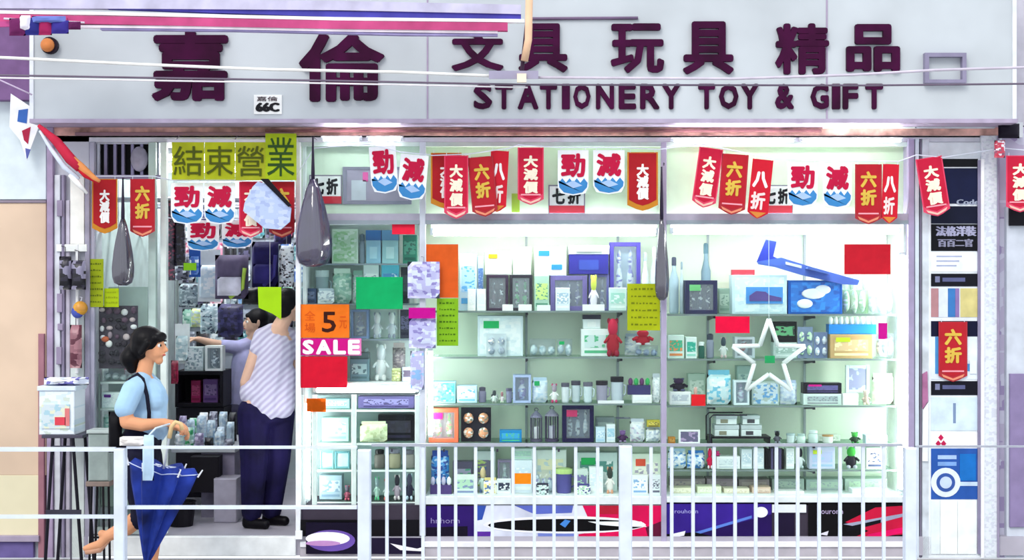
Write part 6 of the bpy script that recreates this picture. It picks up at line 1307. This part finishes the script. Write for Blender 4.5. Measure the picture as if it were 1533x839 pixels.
obj('hem_piping', G().tube(hem, .0035, 5).smooth(), M('#c4cff0', .5), um)
for k in range(6):
    t = (math.tau*k-.8)/6+.35*Lu*.93; d = Vector((math.cos(t)*1.12, math.sin(t)*.75, 0))
    p0 = ub+qm @ (d*.186+Vector((0, 0, Lu*.95))); p1 = ub+qm @ (d*.205+Vector((0, 0, Lu*1.03)))
    obj('rib_tip', G().tube([p0, p1], [.006, .004], 6), M('#eef0f4', .3), um)
    p2 = ub+qm @ (d*.17+Vector((0, 0, Lu*.985))); p3 = ub+qm @ (d*.03+Vector((0, 0, Lu*1.0))); obj('rib', G().tube([p2, p3], .004, 5), M('#dfe6f0', .3), um)
obj('shaft', G().tube([ub+ax*Lu*.9, ub+ax*(Lu+.17)], .007, 8), M('#c8ccd4', .3, .05, .7), um)
hp_ = ub+ax*(Lu+.171)
obj('handle', G().tube([hp_, hp_+ax*.07, hp_+ax*.1+Vector((.02, 0, 0)), hp_+ax*.1+Vector((.05, 0, -.01)), hp_+ax*.07+Vector((.065, 0, -.02))], .013, 10).smooth(), M('#e4c490', .4), um)
obj('tip', G().tube([ub-ax*.03, ub-ax*.05], .005, 6), M('#c8ccd4', .3), um)
lb2 = empty('plastic_bag', tuple(W(248, 706, -.34)), 'limp pale blue plastic bag hanging from the hand beside the folded umbrella', 'bag')
obj('pouch', G().pill(W(241, 0).x, W(257, 0).x, wy-.475, wy-.45, W(0, 705).z, W(0, 640).z, 7, .18).smooth(), M('#c2dcf0', .4, .1), lb2)
obj('bag_loop', G().tube([W(249, 642, -.462), W(256, 632, -.4), W(266, 630, -.22)], .006, 6).smooth(), M('#d8e8f4'), lb2)
obj('crumpled_cloth', G().pill(PX(178, FY), PX(214, FY), FY-.04, FY+.07, PZ(668.5, FY)+.001, PZ(654, FY), 8, .22).smooth(), M('#f4eeea', .7, .1), label='white crumpled cloth lying on top of the railing beside the left post', cat='cloth')
# ---------------- man in the doorway seen from behind
my = .35
def N(px, py, dy=0.0): return Vector((PX(px, my), my+dy, PZ(py, my)))
mn = empty('person', (N(395, 700).x, my, FLZ), 'person in a grey striped T-shirt and navy trousers seen from behind in the doorway', 'person')
g = G(); MH = N(431, 459); MF = Vector((.6, .8, 0)); head(g, MH, MF, .98)
limb(g, [MH+Vector((-.01, 0, -.06)), N(419, 490)], [.052, .056])
limb(g, [N(398, 504, -.03), N(416, 497, 0), N(430, 506, .08)], [.058, .07, .058]); limb(g, [N(414, 520), N(407, 555), N(399, 598)], [.12, .118, .115])
limb(g, [N(393, 505, -.05), N(379, 545, -.06), N(369, 572, -.05), N(366, 594, .02)], [.048, .042, .036, .028]); hand(g, N(366, 594, .02), (.1, .3, -1), (1, 0, 0), (0, 1, .2), .3)
limb(g, [N(434, 510, .1), N(434, 550, .15), N(431, 585, .22)], [.046, .038, .028]); hand(g, N(431, 587, .22), (-.1, .4, -1), (-1, 0, 0), (0, 1, .2), .3)
limb(g, [N(386, 604, -.03), N(412, 604, .05)], [.105, .105])
limb(g, [N(384, 615, -.04), N(386, 690, -.05), N(379, 772, -.03)], [.095, .062, .042]); limb(g, [N(412, 615, .07), N(412, 690, .08), N(402, 772, .12)], [.095, .062, .042])
for a, q in ((379, -.03), (402, .12)): limb(g, [N(a, 775, q), N(a+12, 784, q-.02)], [.04, .03])
obj('body', g.smooth(), SKIN2, mn, remesh=.006, rs=2); face(mn, MH, MF, .98)
g = G(); limb(g, [N(397, 504, -.04), N(408, 499, 0), N(420, 499, .03), N(431, 506, .09)], [.066, .07, .07, .064]); limb(g, [N(412, 524), N(405, 560), N(397, 592), N(397, 606)], [.138, .14, .148, .148]); limb(g, [N(418, 606), N(424, 560)], [.11, .09]); limb(g, [N(384, 588, -.02), N(411, 602, .04)], [.116, .128])
limb(g, [N(394, 504, -.05), N(388, 522, -.06)], [.062, .056]); limb(g, [N(434, 510, .1), N(435, 530, .12)], [.06, .055])
sm_ = bpy.data.materials.new('striped_knit'); sm_.use_nodes = True; nt = sm_.node_tree; wv = nt.nodes.new('ShaderNodeTexWave'); tc = nt.nodes.new('ShaderNodeTexCoord'); mp = nt.nodes.new('ShaderNodeMapping'); mp.inputs['Rotation'].default_value = (0, .75, 0)
wv.bands_direction = 'Z'; wv.inputs['Scale'].default_value = 9; wv.inputs['Distortion'].default_value = 1.5; rp = nt.nodes.new('ShaderNodeValToRGB'); rp.color_ramp.elements[0].color = lin('#b0aac8'); rp.color_ramp.elements[1].color = lin('#d4d4e6')
nt.links.new(tc.outputs['Object'], mp.inputs[0]); nt.links.new(mp.outputs[0], wv.inputs[0]); nt.links.new(wv.outputs['Fac'], rp.inputs[0]); nt.links.new(rp.outputs[0], nt.nodes['Principled BSDF'].inputs[0]); nt.nodes['Principled BSDF'].inputs['Roughness'].default_value = .8
obj('t_shirt', g.smooth(), sm_, mn, remesh=.008, rs=3, label='grey striped T-shirt')
g = G(); limb(g, [N(388, 618, -.03), N(413, 618, .05)], [.12, .12]); limb(g, [N(381, 618, -.04), N(382, 690, -.05), N(378, 766, -.03)], [.115, .095, .072]); limb(g, [N(414, 618, .07), N(411, 690, .08), N(402, 768, .12)], [.118, .098, .072])
obj('trousers', g.smooth(), M('#1a1540', .75, .4, 0, 0, 5), mn, remesh=.008, rs=3, label='navy trousers')
for a, q in ((376, -.03), (400, .12)):
    g = G(); z = FLZ+.032; b0 = N(a-4, 782, q); b1 = N(a+24, 786, q-.05); b0.z = b1.z = z+.002
    limb(g, [b0, (b0+b1)/2, b1], [.036, .038, .034]); limb(g, [b0+Vector((0, 0, .0)), b0+Vector((.01, 0, .05))], [.04, .042])
    g.v = [Vector((v.x, v.y, max(v.z, FLZ+.002))) for v in g.v]; obj('shoe', g.smooth(), M('#0a080e', .4), mn, remesh=.006, rs=1)
g = G(); g.ball(MH+Vector((-.01, -.012, .04)), (.098, .1, .09), 16, 12); g.ball(MH+Vector((-.03, -.05, -.01)), (.07, .055, .07), 12, 9); obj('hair', g.smooth(), M('#0c0a10', .5, .2), mn, remesh=.007, rs=2)
# ---------------- person at the back with outstretched arm
ky = 2.28
def K(px, py, dy=0.0): return Vector((PX(px, ky), ky+dy, PZ(py, ky)))
kp = empty('person', (K(366, 650).x, ky, FLZ), 'dark haired person in a lavender shirt reaching left at the back of the doorway', 'person')
g = G(); KH = K(383, 484); KF = Vector((-.93, -.35, 0)); head(g, KH, KF, .95)
limb(g, [KH+Vector((.01, 0, -.06)), K(376, 512)], [.046, .05]); limb(g, [K(358, 521, -.05), K(374, 516, 0), K(390, 524, .1)], [.052, .065, .052]); limb(g, [K(370, 534), K(366, 570), K(366, 610)], [.1, .1, .11])
limb(g, [K(357, 519, -.06), K(334, 516, -.1), K(318, 512, -.12), K(302, 507, -.14)], [.045, .038, .033, .024]); hand(g, K(301, 507, -.14), (-1, -.1, .05), (0, 0, -1), (0, -1, 0), .25)
limb(g, [K(392, 526, .1), K(396, 566, .13), K(388, 596, .02)], [.045, .036, .025]); hand(g, K(387, 598, .02), (-.3, -.3, -1), (-1, 0, 0), (0, -1, .2), .3)
limb(g, [K(360, 618, -.05), K(372, 618, .05)], [.1, .1])
for a, q in ((358, -.06), (374, .06)): limb(g, [K(a, 625, q), K(a, 678, q), K(a, 722, q)], [.085, .055, .04]); limb(g, [K(a, 724, q), K(a-12, 729, q)], [.036, .026])
obj('body', g.smooth(), SKIN2, kp, remesh=.007, rs=2); face(kp, KH, KF, .95)
g = G(); limb(g, [K(358, 521, -.05), K(374, 517, 0), K(390, 524, .1)], [.062, .07, .062]); limb(g, [K(369, 540), K(366, 570), K(365, 614)], [.12, .125, .13]); limb(g, [K(356, 520, -.06), K(338, 517, -.09)], [.058, .05]); limb(g, [K(392, 527, .1), K(395, 552, .12)], [.055, .05])
obj('shirt', g.smooth(), M('#b2b0da', .8, .12), kp, remesh=.009, rs=3, label='lavender shirt')
g = G(); limb(g, [K(360, 620, -.05), K(372, 620, .05)], [.115, .115])
for a, q in ((358, -.06), (374, .06)): limb(g, [K(a, 628, q), K(a, 678, q), K(a, 722, q)], [.1, .075, .06])
obj('trousers', g.smooth(), M('#3c3a50', .8), kp, remesh=.01, rs=2)
for a, q in ((358, -.06), (374, .06)):
    g = G(); p = K(a, 0, q); p.z = FLZ+.034; p2 = K(a-16, 0, q); p2.z = FLZ+.03; limb(g, [p, p2], [.036, .03]); g.v = [Vector((v.x, v.y, max(v.z, FLZ+.002))) for v in g.v]; obj('shoe', g.smooth(), M('#15131a', .5), kp)
g = G(); g.ball(KH+Vector((.016, .01, .036)), (.094, .092, .088), 16, 12); g.ball(KH+Vector((.05, .01, -.01)), (.06, .08, .07), 12, 9); limb(g, [KH+Vector((-.06, -.03, .062)), KH+Vector((-.05, .05, .062))], [.022, .022]); obj('hair', g.smooth(), M('#100d12', .5, .2), kp, remesh=.008, rs=2)
